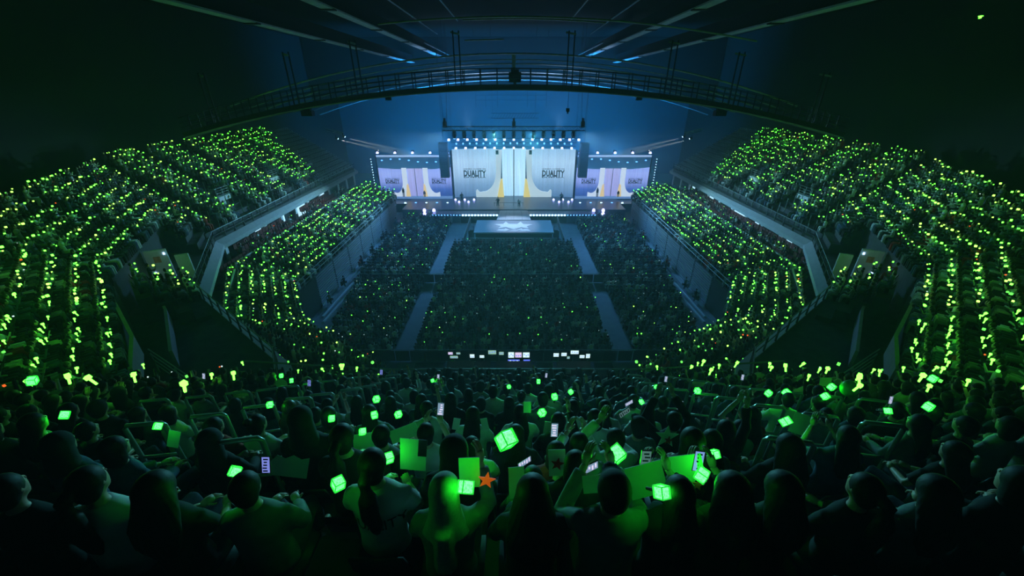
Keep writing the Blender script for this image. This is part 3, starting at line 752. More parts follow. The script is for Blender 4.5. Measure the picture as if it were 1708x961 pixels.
put('truss_chandelier', (lambda mb: [mb.tube([(a, 0, 0), (a + .5, 0, .8)], .03, 4) for a in np.arange(-4, 4, .5)] and mb.tube([(-3.8, 0, .8), (-3.8, 0, 13.9)], .02, 4).tube([(3.8, 0, .8), (3.8, 0, 13.9)], .02, 4).tube([(-4, 0, .8), (4.4, 0, .8)], .04).tube([(-4, 0, 0), (4.4, 0, 0)], .04))(MB()).mesh('truss_chandelier', M['darksteel']), loc=(0, 76, 15.2), label='pale lattice truss far behind the front truss', category='truss')
gb = MB()
for x in (-7, -5.2, -3, 2.5, 4, 6): gb.tube([(x, 0, 0), (x, 0, 2.0 + (x % 1.3))], .04, 4)
for z in (1.2, 2.0): gb.tube([(-7, 0, z), (6, 0, z)], .03, 4)
for x in (-7, 6): gb.tube([(x, 0, 0), (x, 0, 12.3)], .02, 4)
put('backdrop_scaffold', gb.mesh('backdrop_scaffold', M['darksteel']), loc=(0, 80, 16.8), label='thin dark hanging pipes in the haze above the stage', category='scaffold')
for s in (-1, 1):
    nm = 'left' if s < 0 else 'right'
    for k, (dx, dy) in enumerate(((0, 0), (1.2, .3))):
        f = thing('follow_spot', f'spot lamp throwing a pale beam towards the {nm} screen, ' + ('lower' if k == 0 else 'upper'), 'lamp', (s * (28.9 - dx), 68.95, 12.45 + dy))
        put('barrel', MB().tube([(s * .5, 0, .2), (s * .12, 0, .05)], [.16, .2], 10).mesh('barrel', M['black']), f)
        put('clamp', MB().box((s * .4, 0, .4), (.12, .12, .5)).mesh('clamp', M['black']), f)
        put('lens', MB().tube([(s * .13, 0, .06), (s * .1, 0, .04)], .15, 10).mesh('lens', L_WHITE), f)
    put('side_truss', MB().tube([(0, 0, 0), (s * 3, .4, .6)], .05).tube([(0, 0, .35), (s * 3, .4, .95)], .05).tube([(0, 0, 0), (s * 1, .1, .55)], .03).tube([(s * 1, .1, .55), (s * 2, .2, .4)], .03).mesh('side_truss', M['steel']),
        loc=(s * 28.0, 69.1, 13.1), label=f'short pale truss arm above the spot lamps on the {nm}', category='truss')

# barriers on the floor
for i, (x0, y0, x1, y1, lab) in enumerate(((-6.2, 52.6, 6.2, 52.6, 'in front of the square front stage'), (-17.6, 40.6, 17.6, 40.6, 'across the whole floor between the two seat blocks'),
        (-7.15, 63, -7.15, 52.7, 'left of the square front stage'), (7.15, 63, 7.15, 52.7, 'right of the square front stage'), (-14.5, 26.0, 14.5, 26.0, 'behind the rear floor seats, before the mixing desks'))):
    b = thing('crowd_barrier', 'thin steel crowd barrier ' + lab, 'barrier', (x0, y0, 0)); v = Vector((x1 - x0, y1 - y0, 0)); n = max(4, int(v.length / 1.2))
    put('top_rail', MB().tube([(0, 0, 1.15), v + Vector((0, 0, 1.15))], .03).mesh('top_rail', M['rail']), b)
    pn = MB().box((0, 0, .55), (v.length / n * .94, .04, 1.0)).mesh('panel', M['slat'] if i in (0, 2, 3) else M['darksteel'])
    for k in range(n):
        c = v * ((k + .5) / n); put('panel', pn, b, c, (0, 0, math.atan2(v.y, v.x)))
for s in (-1, 1):
    nm = 'left' if s < 0 else 'right'
    for k, (xa, ya, xb, yb) in enumerate(((18.7, 33.0, 18.4, 43.0), (18.2, 32, 17.9, 41), (17.2, 27, 17.0, 31.5))):
        put('floor_cable_ramp', MB().beam((s * xa, ya, .06), (s * xb, yb, .06), .16, .12).mesh('floor_cable_ramp', M['white']), label=f'pale cable ramp on the {nm} edge of the floor, ' + ['outermost', 'middle', 'nearest to the camera'][k], category='cable ramp')

# ------------------------------------------------------------------ mixing desks
SCR = {'w': glow('monitor_white', (.7, .95, .95), 1.1, False), 'b': glow('monitor_blue', (.12, .2, 1.0), 1.0, False), 'p': glow('monitor_pink', (.85, .7, .95), .9, False), 'g': glow('monitor_pale_green', (.45, .8, .65), .6, False)}


def desk(x, w_, lab, mons):
    t = thing('mixing_desk', lab, 'mixing desk', (x, 24.2, 0))
    put('table_top', MB().box((0, 0, .95), (w_, .9, .08)).mesh('table_top', M['black']), t)
    for q in (-1, 1): put('leg', MB().box((q * (w_ / 2 - .1), 0, .45), (.1, .8, .9)).mesh('leg', M['black']), t)
    put('console', MB().poly([(-w_ * .4, -.35, 1.0), (w_ * .4, -.35, 1.0), (w_ * .4, .3, 1.2), (-w_ * .4, .3, 1.2), (-w_ * .4, .3, 1.0), (w_ * .4, .3, 1.0)], [(0, 1, 2, 3), (3, 2, 5, 4), (0, 3, 4), (1, 5, 2), (0, 4, 5, 1)]).mesh('console', M['darksteel']), t)
    for (mx, mz, mw, mh, c_, lb) in mons:
        m = thing('monitor', lb, 'monitor', (x + mx, 24.5, mz))
        put('casing', MB().box((0, .04, 0), (mw + .06, .05, mh + .06)).box((0, .1, -mh / 2 - .1), (.1, .06, .25)).mesh('casing', M['phone']), m)
        put('display', MB().box((0, 0, 0), (mw, .03, mh)).mesh('display', SCR[c_]), m)
        st_ = MB()
        for q in range(3): st_.box((-mw * .3 + q * mw * .3, -.02, random.uniform(-.2, .2) * mh), (mw * .14, .01, mh * .25))
        put('display_window', st_.mesh('display_window', SCR['b'] if c_ != 'b' else SCR['w']), m)


desk(-4.1, 2.6, 'left mixing desk with small bright screens', [(-.75, 1.9, .34, .2, 'p', 'small pinkish monitor at the far left of the desks'), (-.15, 1.9, .3, .16, 'g', 'small pale monitor next to the pinkish one'), (-.5, 1.55, .6, .2, 'g', 'wide low green monitor on the left desk'), (.9, 1.65, .34, .3, 'w', 'white monitor right of the left desk screens')])
desk(-2.35, 1.4, 'small desk with one pale screen left of centre', [(-.1, 1.6, .34, .22, 'w', 'small white monitor alone on the small desk')])
desk(0, 3.4, 'central mixing desk with large blue and white screens', [(-1.65, 2.0, .6, .34, 'g', 'large pale monitor on the left of the central desk'), (-.95, 1.9, .36, .26, 'g', 'dim tilted monitor beside the large pale one'),
     (-.2, 1.75, .44, .5, 'w', 'tall white monitor at the centre'), (.35, 1.75, .5, .45, 'p', 'pinkish monitor in the middle of the central desk'), (.95, 1.75, .5, .45, 'w', 'white monitor right of the pinkish central one'), (.0, 1.2, .9, .2, 'b', 'low deep blue monitor under the central screens'), (1.0, 1.15, .5, .3, 'b', 'small deep blue monitor low on the right')])
desk(4.6, 3.2, 'right mixing desk with many bright screens', [(-1.35, 1.75, .4, .3, 'w', 'white monitor at the left end of the right desk'), (-.75, 1.8, .4, .28, 'w', 'second white monitor on the right desk'), (.05, 2.0, .6, .3, 'w', 'raised white monitor over the right desk'), (.65, 1.6, .36, .26, 'w', 'bright low monitor on the right desk'), (1.1, 1.65, .3, .36, 'w', 'narrow bright monitor at the right end'), (-.4, 1.5, .2, .2, 'g', 'tiny tilted sheet glowing on the right desk')])
struct('desk_riser', MB().box((0, 23.8, -.0), (16, 4, .02)).mesh('desk_riser', M['concrete']))
# rail before the end stand
er = thing('end_stand_railing', 'long thin railing at the foot of the near end stand', 'railing', (0, 11.7, 9.4))
put('top_rail', MB().tube([(-10.5, .6, 1.15), (-5, .1, 1.15), (5, .1, 1.15), (10.5, .6, 1.15)], .035).mesh('top_rail', M['rail']), er)
put('lower_rail', MB().tube([(-10.5, .6, .6), (-5, .1, .6), (5, .1, .6), (10.5, .6, .6)], .02).mesh('lower_rail', M['darksteel']), er)
for x in np.arange(-10, 10.1, 2): put('post', MB().tube([(x, .15, 0), (x, .15, 1.15)], .03).mesh('post', M['darksteel']), er)
for x in (-2.9, .55, 2.0): put('cable_clip', MB().box((x, 0, 1.1), (.28, .1, .12)).mesh('cable_clip', M['white']), er)
put('strip_lamp', MB().box((0, 0, 0), (.75, .06, .1)).box((-.2, .03, 0), (.1, .12, .16)).mesh('strip_lamp', glow('strip_white', (.9, .8, .85), 1.0, False)), loc=(2.75, 11.8, 9.95), label='short broken strip of white light on the railing right of centre', category='light')

# ------------------------------------------------------------------ spectators (detailed ones)
ARMS = {  # elbow, wrist for left (-x) and right (+x) arm
    'rest': (((-.25, .06, .80), (-.10, .30, .70)), ((.25, .06, .80), (.10, .30, .70))),
    'stick': (((-.25, .06, .80), (-.10, .30, .70)), ((.27, .20, .90), (.20, .36, 1.14))),
    'phone': (((-.27, .18, .82), (-.09, .38, 1.05)), ((.27, .18, .82), (.09, .38, 1.05))),
    'high': (((-.30, .20, 1.12), (-.10, .34, 1.42)), ((.30, .20, 1.12), (.10, .34, 1.42))),
    'raise': (((-.25, .06, .80), (-.10, .30, .70)), ((.30, .16, 1.20), (.26, .22, 1.48))),
    'shade': (((-.36, .10, 1.16), (-.12, .20, 1.36)), ((.28, .15, .86), (.16, .36, .84)))}


def torso(mb, g=0.):
    mb.loft([(0, 0, .44, .15 + g, .11 + g), (0, -.02, .52, .175 + g, .125 + g), (0, -.03, .66, .155 + g, .11 + g), (0, -.02, .82, .165 + g, .11 + g),
             (0, -.01, .96, .185 + g, .11 + g), (0, 0, 1.03, .17 + g, .09 + g), (0, .005, 1.075, .10 + g, .065 + g), (0, .01, 1.10, .06 + g, .055 + g)], 20)


def arms(mb, pose, g=0., cut=1.0):
    for sgn, (e, w_) in zip((-1, 1), ARMS[pose]):
        sh = (sgn * .165, 0, 1.0); e = Vector(e); w_ = Vector(w_)
        if cut < 1: mb.tube([sh, Vector(sh).lerp(e, .5), Vector(sh).lerp(e, cut)], [.062 + g, .056 + g, .056 + g], 12)
        elif cut == 1: mb.tube([sh, Vector(sh).lerp(e, .5), e, e.lerp(w_, .5), w_], [.056 + g, .05 + g, .042 + g, .038 + g, .028 + g], 12)
        else: mb.tube([sh, Vector(sh).lerp(e, .5), e, e.lerp(w_, .5), e.lerp(w_, .86)], [.062 + g, .056 + g, .05 + g, .047 + g, .042 + g], 12)


def legs(mb, g=0., low=True):
    for q in (-1, 1):
        mb.tube([(q * .09, 0, .50), (q * .11, .2, .51), (q * .12, .42, .50), (q * .12, .45, .30), (q * .12, .44, .10 if low else .14)], [.09 + g, .08 + g, .062 + g, .052 + g, .04 + g], 12)


def hand(mb, w_, d, up):
    """palm, four fingers of unequal length bent round what is held, thumb from the side of the palm"""
    w_ = Vector(w_); d = Vector(d).normalized(); up = Vector(up).normalized(); side = d.cross(up).normalized()
    c = w_ + d * .045
    mb.tube([w_, c, w_ + d * .085], [.026, .036, .03], 8)
    for k, L in enumerate((.060, .072, .068, .052)):
        b = w_ + d * .08 + side * (k - 1.5) * .017
        mb.tube([b, b + d * L * .45 + up * .010, b + d * L * .7 + up * .03, b + d * L * .65 + up * .055], [.0095, .009, .008, .006], 5)
    b = w_ + d * .03 - side * .028
    mb.tube([b, b - side * .022 + d * .025 + up * .015, b - side * .015 + d * .045 + up * .035], [.012, .010, .008], 5)


def head_into(mb, c=(0, .03, 1.265)):
    x, y, z = c
    mb.ball((x, y - .012, z + .02), (.076, .092, .092), 18, 12)     # skull
    mb.loft([(x, y + .055, z - .115, .022, .02), (x, y + .035, z - .09, .05, .052), (x, y + .025, z - .04, .064, .072), (x, y + .018, z + .02, .070, .078)], 16)
    mb.tube([(0, .005, 1.05), (0, .01, 1.13), (0, .022, 1.2)], [.055, .052, .05], 12)
    mb.tube([(x, y + .09, z + .022), (x, y + .108, z - .012), (x, y + .092, z - .022)], [.009, .016, .01], 8)  # nose
    for q in (-1, 1): mb.ball((x + q * .078, y - .005, z - .005), (.011, .02, .03), 8, 6)  # ears


def face_bits(mb, c=(0, .03, 1.265)):
    x, y, z = c
    for q in (-1, 1): mb.ball((x + q * .03, y + .083, z + .012), (.012, .008, .009), 8, 5)
    mb.ball((x, y + .088, z - .055), (.022, .008, .006), 8, 5)


BODY = {}; SHIRT = {}; LONGS = {}; PANTS = None
for p in ARMS:
    mb = MB(); torso(mb); arms(mb, p); legs(mb); head_into(mb)
    for q in (-1, 1): mb.tube([(q * .12, .42, .06), (q * .12, .52, .05), (q * .125, .62, .035)], [.045, .042, .028], 8)
    ex = MB(); face_bits(ex)
    for sgn, (e, w_) in zip((-1, 1), ARMS[p]):
        e = Vector(e); w_ = Vector(w_); d = (w_ - e).normalized()
        if p == 'rest' or (p in ('stick', 'raise') and sgn < 0): hand(ex, w_, (d.x, d.y, d.z * .2), (0, .2, -1))
        else: hand(ex, w_, (d.x * .3, d.y * .6, max(.4, d.z)), (-sgn * .6, .5, .1))
    BODY[p] = remesh(mb, .017, 'person_body', 2, ex, M['skin'])
    mb = MB(); torso(mb, .014); arms(mb, p, .012, .72); SHIRT[p] = remesh(mb, .020, 'shirt', 3, None, M['tee'])
    mb = MB(); torso(mb, .018); arms(mb, p, .012, 1.5); LONGS[p] = remesh(mb, .020, 'jacket', 3, None, M['blacktee'])
mb = MB(); legs(mb, .014, False); mb.loft([(0, 0, .42, .165, .12), (0, -.01, .5, .19, .14), (0, -.02, .58, .18, .13)], 20)
PANTS = remesh(mb, .022, 'trousers', 2, None, M['jeans'])
HAIR = {}
HC = (0, .03, 1.265)


def cap(mb, g=.012, lowz=-.085, back=0.):
    x, y, z = HC
    mb.ball((x, y - .022, z + .026), (.080 + g, .094 + g, .098 + g), 24, 14)
    mb.loft([(x, y - .052, z - .11, .045 + g * .5, .03 + g * .5), (x, y - .045, z - .07, .062 + g, .05 + g), (x, y - .03, z, .074 + g, .08 + g)], 20)


def strands(me, amp=.004, f=26):
    for v in me.vertices:
        a = math.atan2(v.co.x, v.co.y); k = 1 + amp * 9 * math.sin(a * f + v.co.z * 9) * .35
        v.co.x *= k; v.co.y = HC[1] + (v.co.y - HC[1]) * k
    return me


def hair(key, fn, m_='hair'):
    mb = MB(); fn(mb); HAIR[key] = strands(remesh(mb, .014, key, 2, None, M[m_]))


def h_short(mb): cap(mb)
def h_bob(mb): cap(mb, .016); mb.loft([(0, -.01, 1.10, .075, .05), (0, -.012, 1.15, .10, .085), (0, 0, 1.25, .098, .095), (0, .01, 1.32, .08, .08)], 20)
def h_long(mb):
    cap(mb, .015); mb.loft([(0, -.14, .84, .05, .02), (0, -.14, .92, .105, .035), (0, -.115, 1.05, .125, .05), (0, -.06, 1.14, .11, .075), (0, -.015, 1.22, .10, .09), (0, .0, 1.32, .082, .085)], 20)
def h_big(mb):
    cap(mb, .03); mb.loft([(0, -.14, .80, .08, .03), (0, -.14, .92, .16, .05), (0, -.11, 1.05, .175, .07), (0, -.05, 1.16, .15, .09), (0, -.015, 1.25, .125, .105), (0, .0, 1.34, .095, .095)], 20)
def h_pony(mb): cap(mb, .012); mb.tube([(0, -.09, 1.33), (0, -.14, 1.30), (.01, -.165, 1.18), (.0, -.165, 1.02), (.02, -.16, .88), (.01, -.15, .78)], [.03, .045, .06, .058, .042, .012], 12)
def h_bun(mb): cap(mb, .012); mb.ball((0, -.075, 1.385), .048, 12, 8)


for k, f in (('short_hair', h_short), ('bobbed_hair', h_bob), ('long_hair', h_long), ('bushy_hair', h_big), ('ponytail', h_pony), ('hair_bun', h_bun)): hair(k, f)
mb = MB(); cap(mb, .024, 0)
mb.loft([(0, -.06, .98, .17, .10), (0, -.05, 1.06, .13, .10), (0, -.03, 1.14, .105, .095), (0, -.01, 1.25, .100, .105), (0, .0, 1.33, .088, .092)], 22)
mb.tube([(0, -.14, 1.10), (0, -.155, .95), (0, -.155, .78)], [.06, .07, .085], 12)
HAIR['head_scarf'] = strands(remesh(mb, .015, 'head_scarf', 2, None, M['beanie']), .0025, 34)
mb = MB(); cap(mb, .02); mb.loft([(0, .10, 1.325, .06, .07), (0, .105, 1.335, .065, .075)], 16); HAIR['baseball_cap'] = remesh(mb, .014, 'baseball_cap', 1, None, M['blacktee'])
mb = MB(); cap(mb, .026); mb.loft([(0, -.03, 1.02, .15, .11), (0, -.03, 1.1, .12, .11), (0, -.01, 1.2, .108, .11), (0, .0, 1.3, .1, .10)], 20); HAIR['hood'] = remesh(mb, .015, 'hood', 3, None, M['blacktee'])

seat_me = MB().box((0, .02, .42), (.46, .42, .05)).poly([(-.22, -.17, .44), (.22, -.17, .44), (.2, -.24, .70), (-.2, -.24, .70), (-.22, -.21, .44), (.22, -.21, .44), (.2, -.27, .70), (-.2, -.27, .70)],
    [(0, 1, 2, 3), (5, 4, 7, 6), (0, 4, 5, 1), (1, 5, 6, 2), (2, 6, 7, 3), (3, 7, 4, 0)]).box((0, .0, .2), (.08, .2, .42))


def eh(y): return 9.5 + .7 * (11.5 - y)      # tread level of the end stand


CLOTH = {'white': 'tee', 'grey': 'greytee', 'black': 'blacktee', 'blue': 'bluetee', 'red': 'redtee'}


def person(x, y, z, rz, pose, hr, cl, longs, label, group=None, hcol=None, scale=1.0, turn=0.):
    t = put('person', BODY[pose], None, (x, y, z), (0, 0, rz), label=label, category='person')
    t.scale = (scale,) * 3
    if group: t['group'] = group
    o = put('jacket' if longs else 'shirt', (LONGS if longs else SHIRT)[pose], t)
    o.material_slots[0].link = 'OBJECT'; o.material_slots[0].material = M[CLOTH[cl]]
    put('trousers', PANTS, t)
    h = put(hr, HAIR[hr], t)
    if hcol: h.material_slots[0].link = 'OBJECT'; h.material_slots[0].material = M[hcol]
    return t


placed = []
NEAR = [  # x, y, dz, pose, hair, cloth, long sleeves, scale, label, hair colour
    (-1.02, 1.93, 0, 'rest', 'ponytail', 'white', 0, 1.08, 'woman with a long dark ponytail in a white tee with DUALITY across the back', None),
    (-.45, 1.66, 0, 'stick', 'head_scarf', 'grey', 1, 1.0, 'person in a pale ribbed knit cap and long scarf in the front row', None),
    (-1.14, 2.68, -.32, 'phone', 'short_hair', 'blue', 1, 1.0, 'short-haired person holding a dark phone up before a large green board', None),
    (-1.52, 2.48, 0, 'rest', 'ponytail', 'black', 1, 1.12, 'person in black with a ponytail behind the small green cube held low on the left', None),
    (-1.39, 2.95, 0, 'rest', 'short_hair', 'grey', 1, 1.0, 'person with glossy short dark hair beside the striped green board', None),
    (-.41, 2.70, 0, 'rest', 'short_hair', 'white', 0, .95, 'short-haired person in a white tee at centre, just left of the bright green cube', None),
    (-.47, 2.16, 0, 'rest', 'hood', 'black', 1, 1.1, 'broad figure in a black hood behind the person in the pale knit cap', None),
    (-.94, 3.02, 0, 'phone', 'short_hair', 'white', 0, 1.0, 'person in a white tee lifting a lit phone to the right of a dark head', None),
    (-.80, 2.25, -.62, 'rest', 'short_hair', 'black', 1, 1.0, 'low dark head between the white DUALITY tee and the pale knit cap', None),
    (.12, 1.62, 0, 'rest', 'bushy_hair', 'black', 1, 1.0, 'person with wide bushy dark hair beside the upright green board at centre', None),
    (.62, 1.58, 0, 'phone', 'baseball_cap', 'grey', 1, 1.05, 'dark capped person filming with a sideways phone held in both hands', None),
    (1.06, 1.63, 0, 'phone', 'long_hair', 'black', 1, 1.0, 'long-haired person in black raising a phone beside a glowing green board', None),
    (1.55, 2.42, 0, 'rest', 'long_hair', 'black', 1, 1.1, 'person with straight long dark hair next to blond strands', None),
    (1.42, 1.66, 0, 'phone', 'bushy_hair', 'black', 1, 1.0, 'dark figure at the right end of the front row raising an upright phone', None),
    (.49, 2.12, 0, 'rest', 'bobbed_hair', 'black', 1, 1.0, 'round dark bobbed head in front of the person filming sideways', None),
    (1.02, 2.80, 0, 'shade', 'short_hair', 'white', 1, 1.0, 'person in pale sleeves raising one elbow behind a large green cube', None),
    (-2.58, 3.42, 0, 'rest', 'long_hair', 'white', 0, 1.0, 'brown-haired woman in a white tee lit yellow green on her right side', 'brownhair'),
    (-2.48, 3.90, 0, 'rest', 'bobbed_hair', 'black', 1, 1.0, 'dark bobbed head just beyond the brown-haired woman on the left', None),
    (-2.25, 3.05, 0, 'rest', 'hood', 'black', 1, 1.15, 'large dark hooded figure in front of the brown-haired woman', None),
    (-2.0, 4.05, 0, 'rest', 'long_hair', 'grey', 1, 1.0, 'long-haired person with a bent bare arm beside two green cubes', None),
    (.02, 2.95, 0, 'rest', 'long_hair', 'black', 1, 1.0, 'long-haired dark figure immediately right of the brightest green cube', None),
    (.09, 4.05, 0, 'rest', 'long_hair', 'white', 0, 1.0, 'long-haired person in a white tee with two pale cards at centre', None),
    (-.55, 3.9, 0, 'rest', 'long_hair', 'white', 0, 1.0, 'long-haired person in a pale tee between two small green cards', None),
    (.55, 3.55, 0, 'stick', 'short_hair', 'black', 1, 1.0, 'dark head right beside a leaning cube stick and a white card', None),
    (1.05, 3.75, 0, 'rest', 'bobbed_hair', 'white', 0, 1.0, 'person in a pale top right of the cube stick with a white card', None),
    (1.45, 3.3, 0, 'rest', 'baseball_cap', 'grey', 1, 1.0, 'capped person turned sideways with a lit cheek, right of centre', None),
    (2.0, 3.6, 0, 'high', 'short_hair', 'black', 1, 1.0, 'person raising a small white-lit camera right of centre', None),
    (2.35, 3.15, 0, 'raise', 'bobbed_hair', 'black', 1, 1.0, 'person stretching a thin bare arm up with a white phone', None),
    (1.95, 2.75, 0, 'rest', 'long_hair', 'blue', 1, 1.0, 'seated figure with a pale star card at the right of centre', None),
    (2.55, 2.55, 0, 'rest', 'bushy_hair', 'black', 1, 1.0, 'dark seated figure next to the green banner on the right', None),
    (3.45, 2.9, 0, 'phone', 'long_hair', 'blue', 0, 1.0, 'person in a striped pale blue top leaning forward at the right edge', None),
    (3.2, 3.9, 0, 'shade', 'long_hair', 'red', 0, 1.0, 'person with a bare green-lit shoulder holding a green bag on the right', None),
    (-3.0, 2.75, 0, 'rest', 'hood', 'black', 1, 1.0, 'dark hooded figure above a bright phone screen on the left', None),
    (-3.35, 4.4, 0, 'rest', 'long_hair', 'red', 1, 1.0, 'fair-haired person beside the rails, near an orange tinted cube', 'brownhair'),
    (.62, 2.65, 0, 'phone', 'short_hair', 'white', 1, 1.0, 'person in long pale sleeves holding a phone with a bright screen at centre', None),
    (.17, 2.35, -.3, 'rest', 'short_hair', 'grey', 1, 1.0, 'bent figure with a small grid-lit phone below the brightest cube', None),
    (.40, 2.6, -.1, 'rest', 'bobbed_hair', 'red', 1, 1.0, 'person in a pink red top beside a yellow star board', None),
]
for (x, y, dz, pose, hr, cl, lg, scl, lab, hcol) in NEAR:
    t = person(x, y, eh(y) + dz, random.uniform(-.15, .15) if y > 2 else 0, pose, hr, cl, lg, lab, None, hcol, scl)
    placed.append((x, y))
    if 'across the back' in lab: TEE = t
# lettering laid on the back of the tee
def lay_print(t, body, size, z, w_, name):
    sh = SHIRT['rest']; bvh = BVHTree.FromPolygons([v.co.copy() for v in sh.vertices], [tuple(p.vertices) for p in sh.polygons])
    me = text_mesh(body, 1.0, 0, M['print_']); xs = [v.co.x for v in me.vertices]; k = w_ / (max(xs) - min(xs))
    bm = bmesh.new(); bm.from_mesh(me); bmesh.ops.triangulate(bm, faces=bm.faces); bmesh.ops.subdivide_edges(bm, edges=bm.edges, cuts=1); bm.to_mesh(me); bm.free()
    for v in me.vertices:
        X, Z = v.co.x * k, z + v.co.y * k * size
        h = bvh.ray_cast(Vector((X, -1, Z)), Vector((0, 1, 0)))
        v.co = (X, (h[0].y if h[0] else -.12) - .008, Z)
    put(name, me, t)
lay_print(TEE, 'DUALITY', 1.35, .86, .40, 'duality_print')

# aisle hoops of the end stand
hoop_me = MB().tube([(-.22, 0, 0), (-.22, 0, 1.34), (-.19, 0, 1.38), (.19, 0, 1.38), (.22, 0, 1.34), (.22, 0, 0)], .027, 8)
hoop_me = hoop_me.mesh('hoop_frame', M['hoop'], True); bar_me = MB().tube([(-.22, 0, .85), (.22, 0, .85)], .02, 6).mesh('cross_bar', M['hoop'], True)
HOOPS = [(-4.41, 3.43), (-4.11, 3.91), (-3.92, 4.53), (-3.77, 5.23), (-3.64, 5.69), (-3.4, 6.32), (-3.3, 6.79), (-3.22, 7.33), (-3.45, 8.37), (-3.65, 9.36), (-6.1, 5.05), (-5.7, 5.42), (-5.42, 5.91), (-5.14, 6.32), (-5.03, 6.79), (-4.83, 7.33), (-4.75, 7.81), (-4.58, 8.37), (-4.4, 8.84), (-2.75, 2.79)]
for s in (-1, 1):
    for hi, (x, y) in enumerate(HOOPS):
        t = thing('aisle_hoop', f'square steel hoop rail, {ORD[hi % 10] if hi < 19 else "nearest low one"} of the {"inner" if hi < 10 or hi == 19 else "outer"} {"left" if s < 0 else "right"} aisle of the near stand', 'handrail', (-s * x, y, eh(y) - .1), random.uniform(-.05, .05) - s * .15, 'hoop rails of the ' + ('left' if s < 0 else 'right') + ' near aisles')
        put('hoop_frame', hoop_me, t); put('cross_bar', bar_me, t)
        placed.append((-s * x, y))
    for k in range(4):
        r_ = thing('stair_side_rail', f'stack of four long thin rails at the foot of the {"left" if s < 0 else "right"} near aisles, ' + ['top', 'second', 'third', 'lowest'][k] + ' one', 'railing', (s * 8.6, 10.9 - k * .35, eh(10.9 - k * .35)))
        put('rail', MB().tube([(-.9, 0, .95), (.9, 0, .95)], .03).mesh('rail', M['rail']), r_); put('post', MB().tube([(0, 0, 0), (0, 0, .95)], .03).mesh('post', M['darksteel']), r_)

# random neighbours in the end stand
people = []; extra = []
HN = {'short_hair': 'short dark hair', 'bobbed_hair': 'bobbed dark hair', 'long_hair': 'long dark hair', 'bushy_hair': 'bushy dark hair', 'ponytail': 'a dark ponytail', 'hair_bun': 'a hair bun', 'baseball_cap': 'a dark cap', 'hood': 'a dark hood'}
n_ind = len(NEAR)
cand = []
for r in range(0, 12):
    y = 11.5 - (r + .5) * EP; wd = 10.4 + r * .45
    for i, x in enumerate(np.arange(-wd, wd, .53)):
        x = x + (.26 if r % 2 else 0) + random.uniform(-.04, .04)
        if y < 2.8 and abs(x) > 4.5: continue
        if any(abs(x - a) < .40 and abs(y - b) < .5 for a, b in placed): continue
        if random.random() < .07: continue
        cand.append((math.hypot(x, y) + .0 * y, x, y + random.uniform(-.05, .05)))
cand.sort()
for d, x, y in cand:
    if n_ind < 300:
        n_ind += 1
        hr = random.choices(list(HN), (5, 4, 6, 1, 3, 1, 2, 2))[0]; cl = random.choices(list(CLOTH), (3, 3, 6, 2, .5))[0]
        pose = random.choices(['rest', 'stick', 'phone'], (8, .8 if y > 5 else .01, .5 if y > 5 else .01))[0]; lg = random.random() < .5
        side = 'left' if x < -3.5 else 'right' if x > 3.5 else 'middle'
        row_ = ORD[min(11, max(0, 11 - int(round((11.5 - y) / EP - .5))))]
        zone = ['far left', 'left', 'left of centre', 'centre left', 'centre', 'centre right', 'right of centre', 'right', 'far right'][int(np.clip(round(x / 1.7) + 4, 0, 8))]
        lab = f'spectator with {HN[hr]} in {cl} {"jacket" if lg else "tee"}, {row_} row from the camera, {zone}'
        if abs(x) > 4.6 and y > 4 and random.random() < .3: extra.append((x + .1, y + .3, eh(y) + random.uniform(1.1, 1.4), 'E'))
        person(x, y, eh(y) - .05, random.uniform(-.2, .2) + x * .015, pose, hr, cl, lg, lab, f'spectators in the {side} of the near stand', None, random.uniform(.94, 1.06))
    else: people.append((x, y, eh(y), 0., 'E'))

# ------------------------------------------------------------------ the rest of the crowd
for s in (-1, 1):
    def add(gen, sec, table, okk, skip):
        nx, ny = table[sec][0], table[sec][1]
        if s > 0: nx = -nx
        rz = math.atan2(nx, -ny)
        for r, x, y, z, t in gen:
            if skip(x, y, r, t) or random.random() < .04: continue
            people.append((s * -x if s > 0 else x, y, z, rz, sec))
    aisA = lambda y: min(abs(y - q) for q in (36.4, 41.3, 46.1, 50.9, 55.8, 60.6)) < .62
    add(seat_rows('A', (30, 70), 14, okA, .49), 'A', secs, okA, lambda x, y, r, t: r < 1 or y > 57.5 + r * .42 or aisA(y) or (r < 6 and min(abs(y - q) for q in (41.3, 50.9, 60.6)) < 1.5))
    add(seat_rows('B', (-60, 60), 11, okB, .49), 'B', secs, okB, lambda x, y, r, t: r < 2 or (r < 4 and y < 31.5) or abs((t % 8) - 4) < .5)
    add(seat_rows('D', (-60, 60), 17, okD, .49), 'D', secs, okD, lambda x, y, r, t: (r < 5 and not (y > 20.6 and x > -26.2 and r < 4 and x < -20.6)) or abs((t % 9) - 4) < .5 or (abs(x) < 8 and y < 3) or y < 1.5)
    for k in 'LMN':
        add(seat_rows(k, (-80, 80), 7, okL(k), .48, low), k, low, None, lambda x, y, r, t: abs((y % 7.5) - 3.7) < .5 or (x < -25.4))
    # people in the boxes behind (mostly on the right)
    for q in range(110 if s > 0 else 35):
        people.append((s * random.uniform(25.7, 27.2), random.uniform(26, 62) if s > 0 else random.uniform(36, 62), 5.0, s * R(90), 'box'))
for r in range(28):
    y = 51.6 - r * .92
    if 39.9 < y < 41.2: continue
    for x in np.arange(-8.1, 8.15, .5):
        if random.random() < .04: continue
        people.append((x + random.uniform(-.05, .05), y, 0, 0, 'F'))
for s in (-1, 1):
    for r in range(42):
        y = 64.6 - r * .92
        if 39.9 < y < 41.2: continue
        w1 = 18.3 if y > 42 else 17.9 - (42 - y) * .13
        for x in np.arange(10.4, w1, .5):
            if random.random() < .04: continue
            people.append((s * (x + random.uniform(-.05, .05)), y, 0, 0, 'F'))
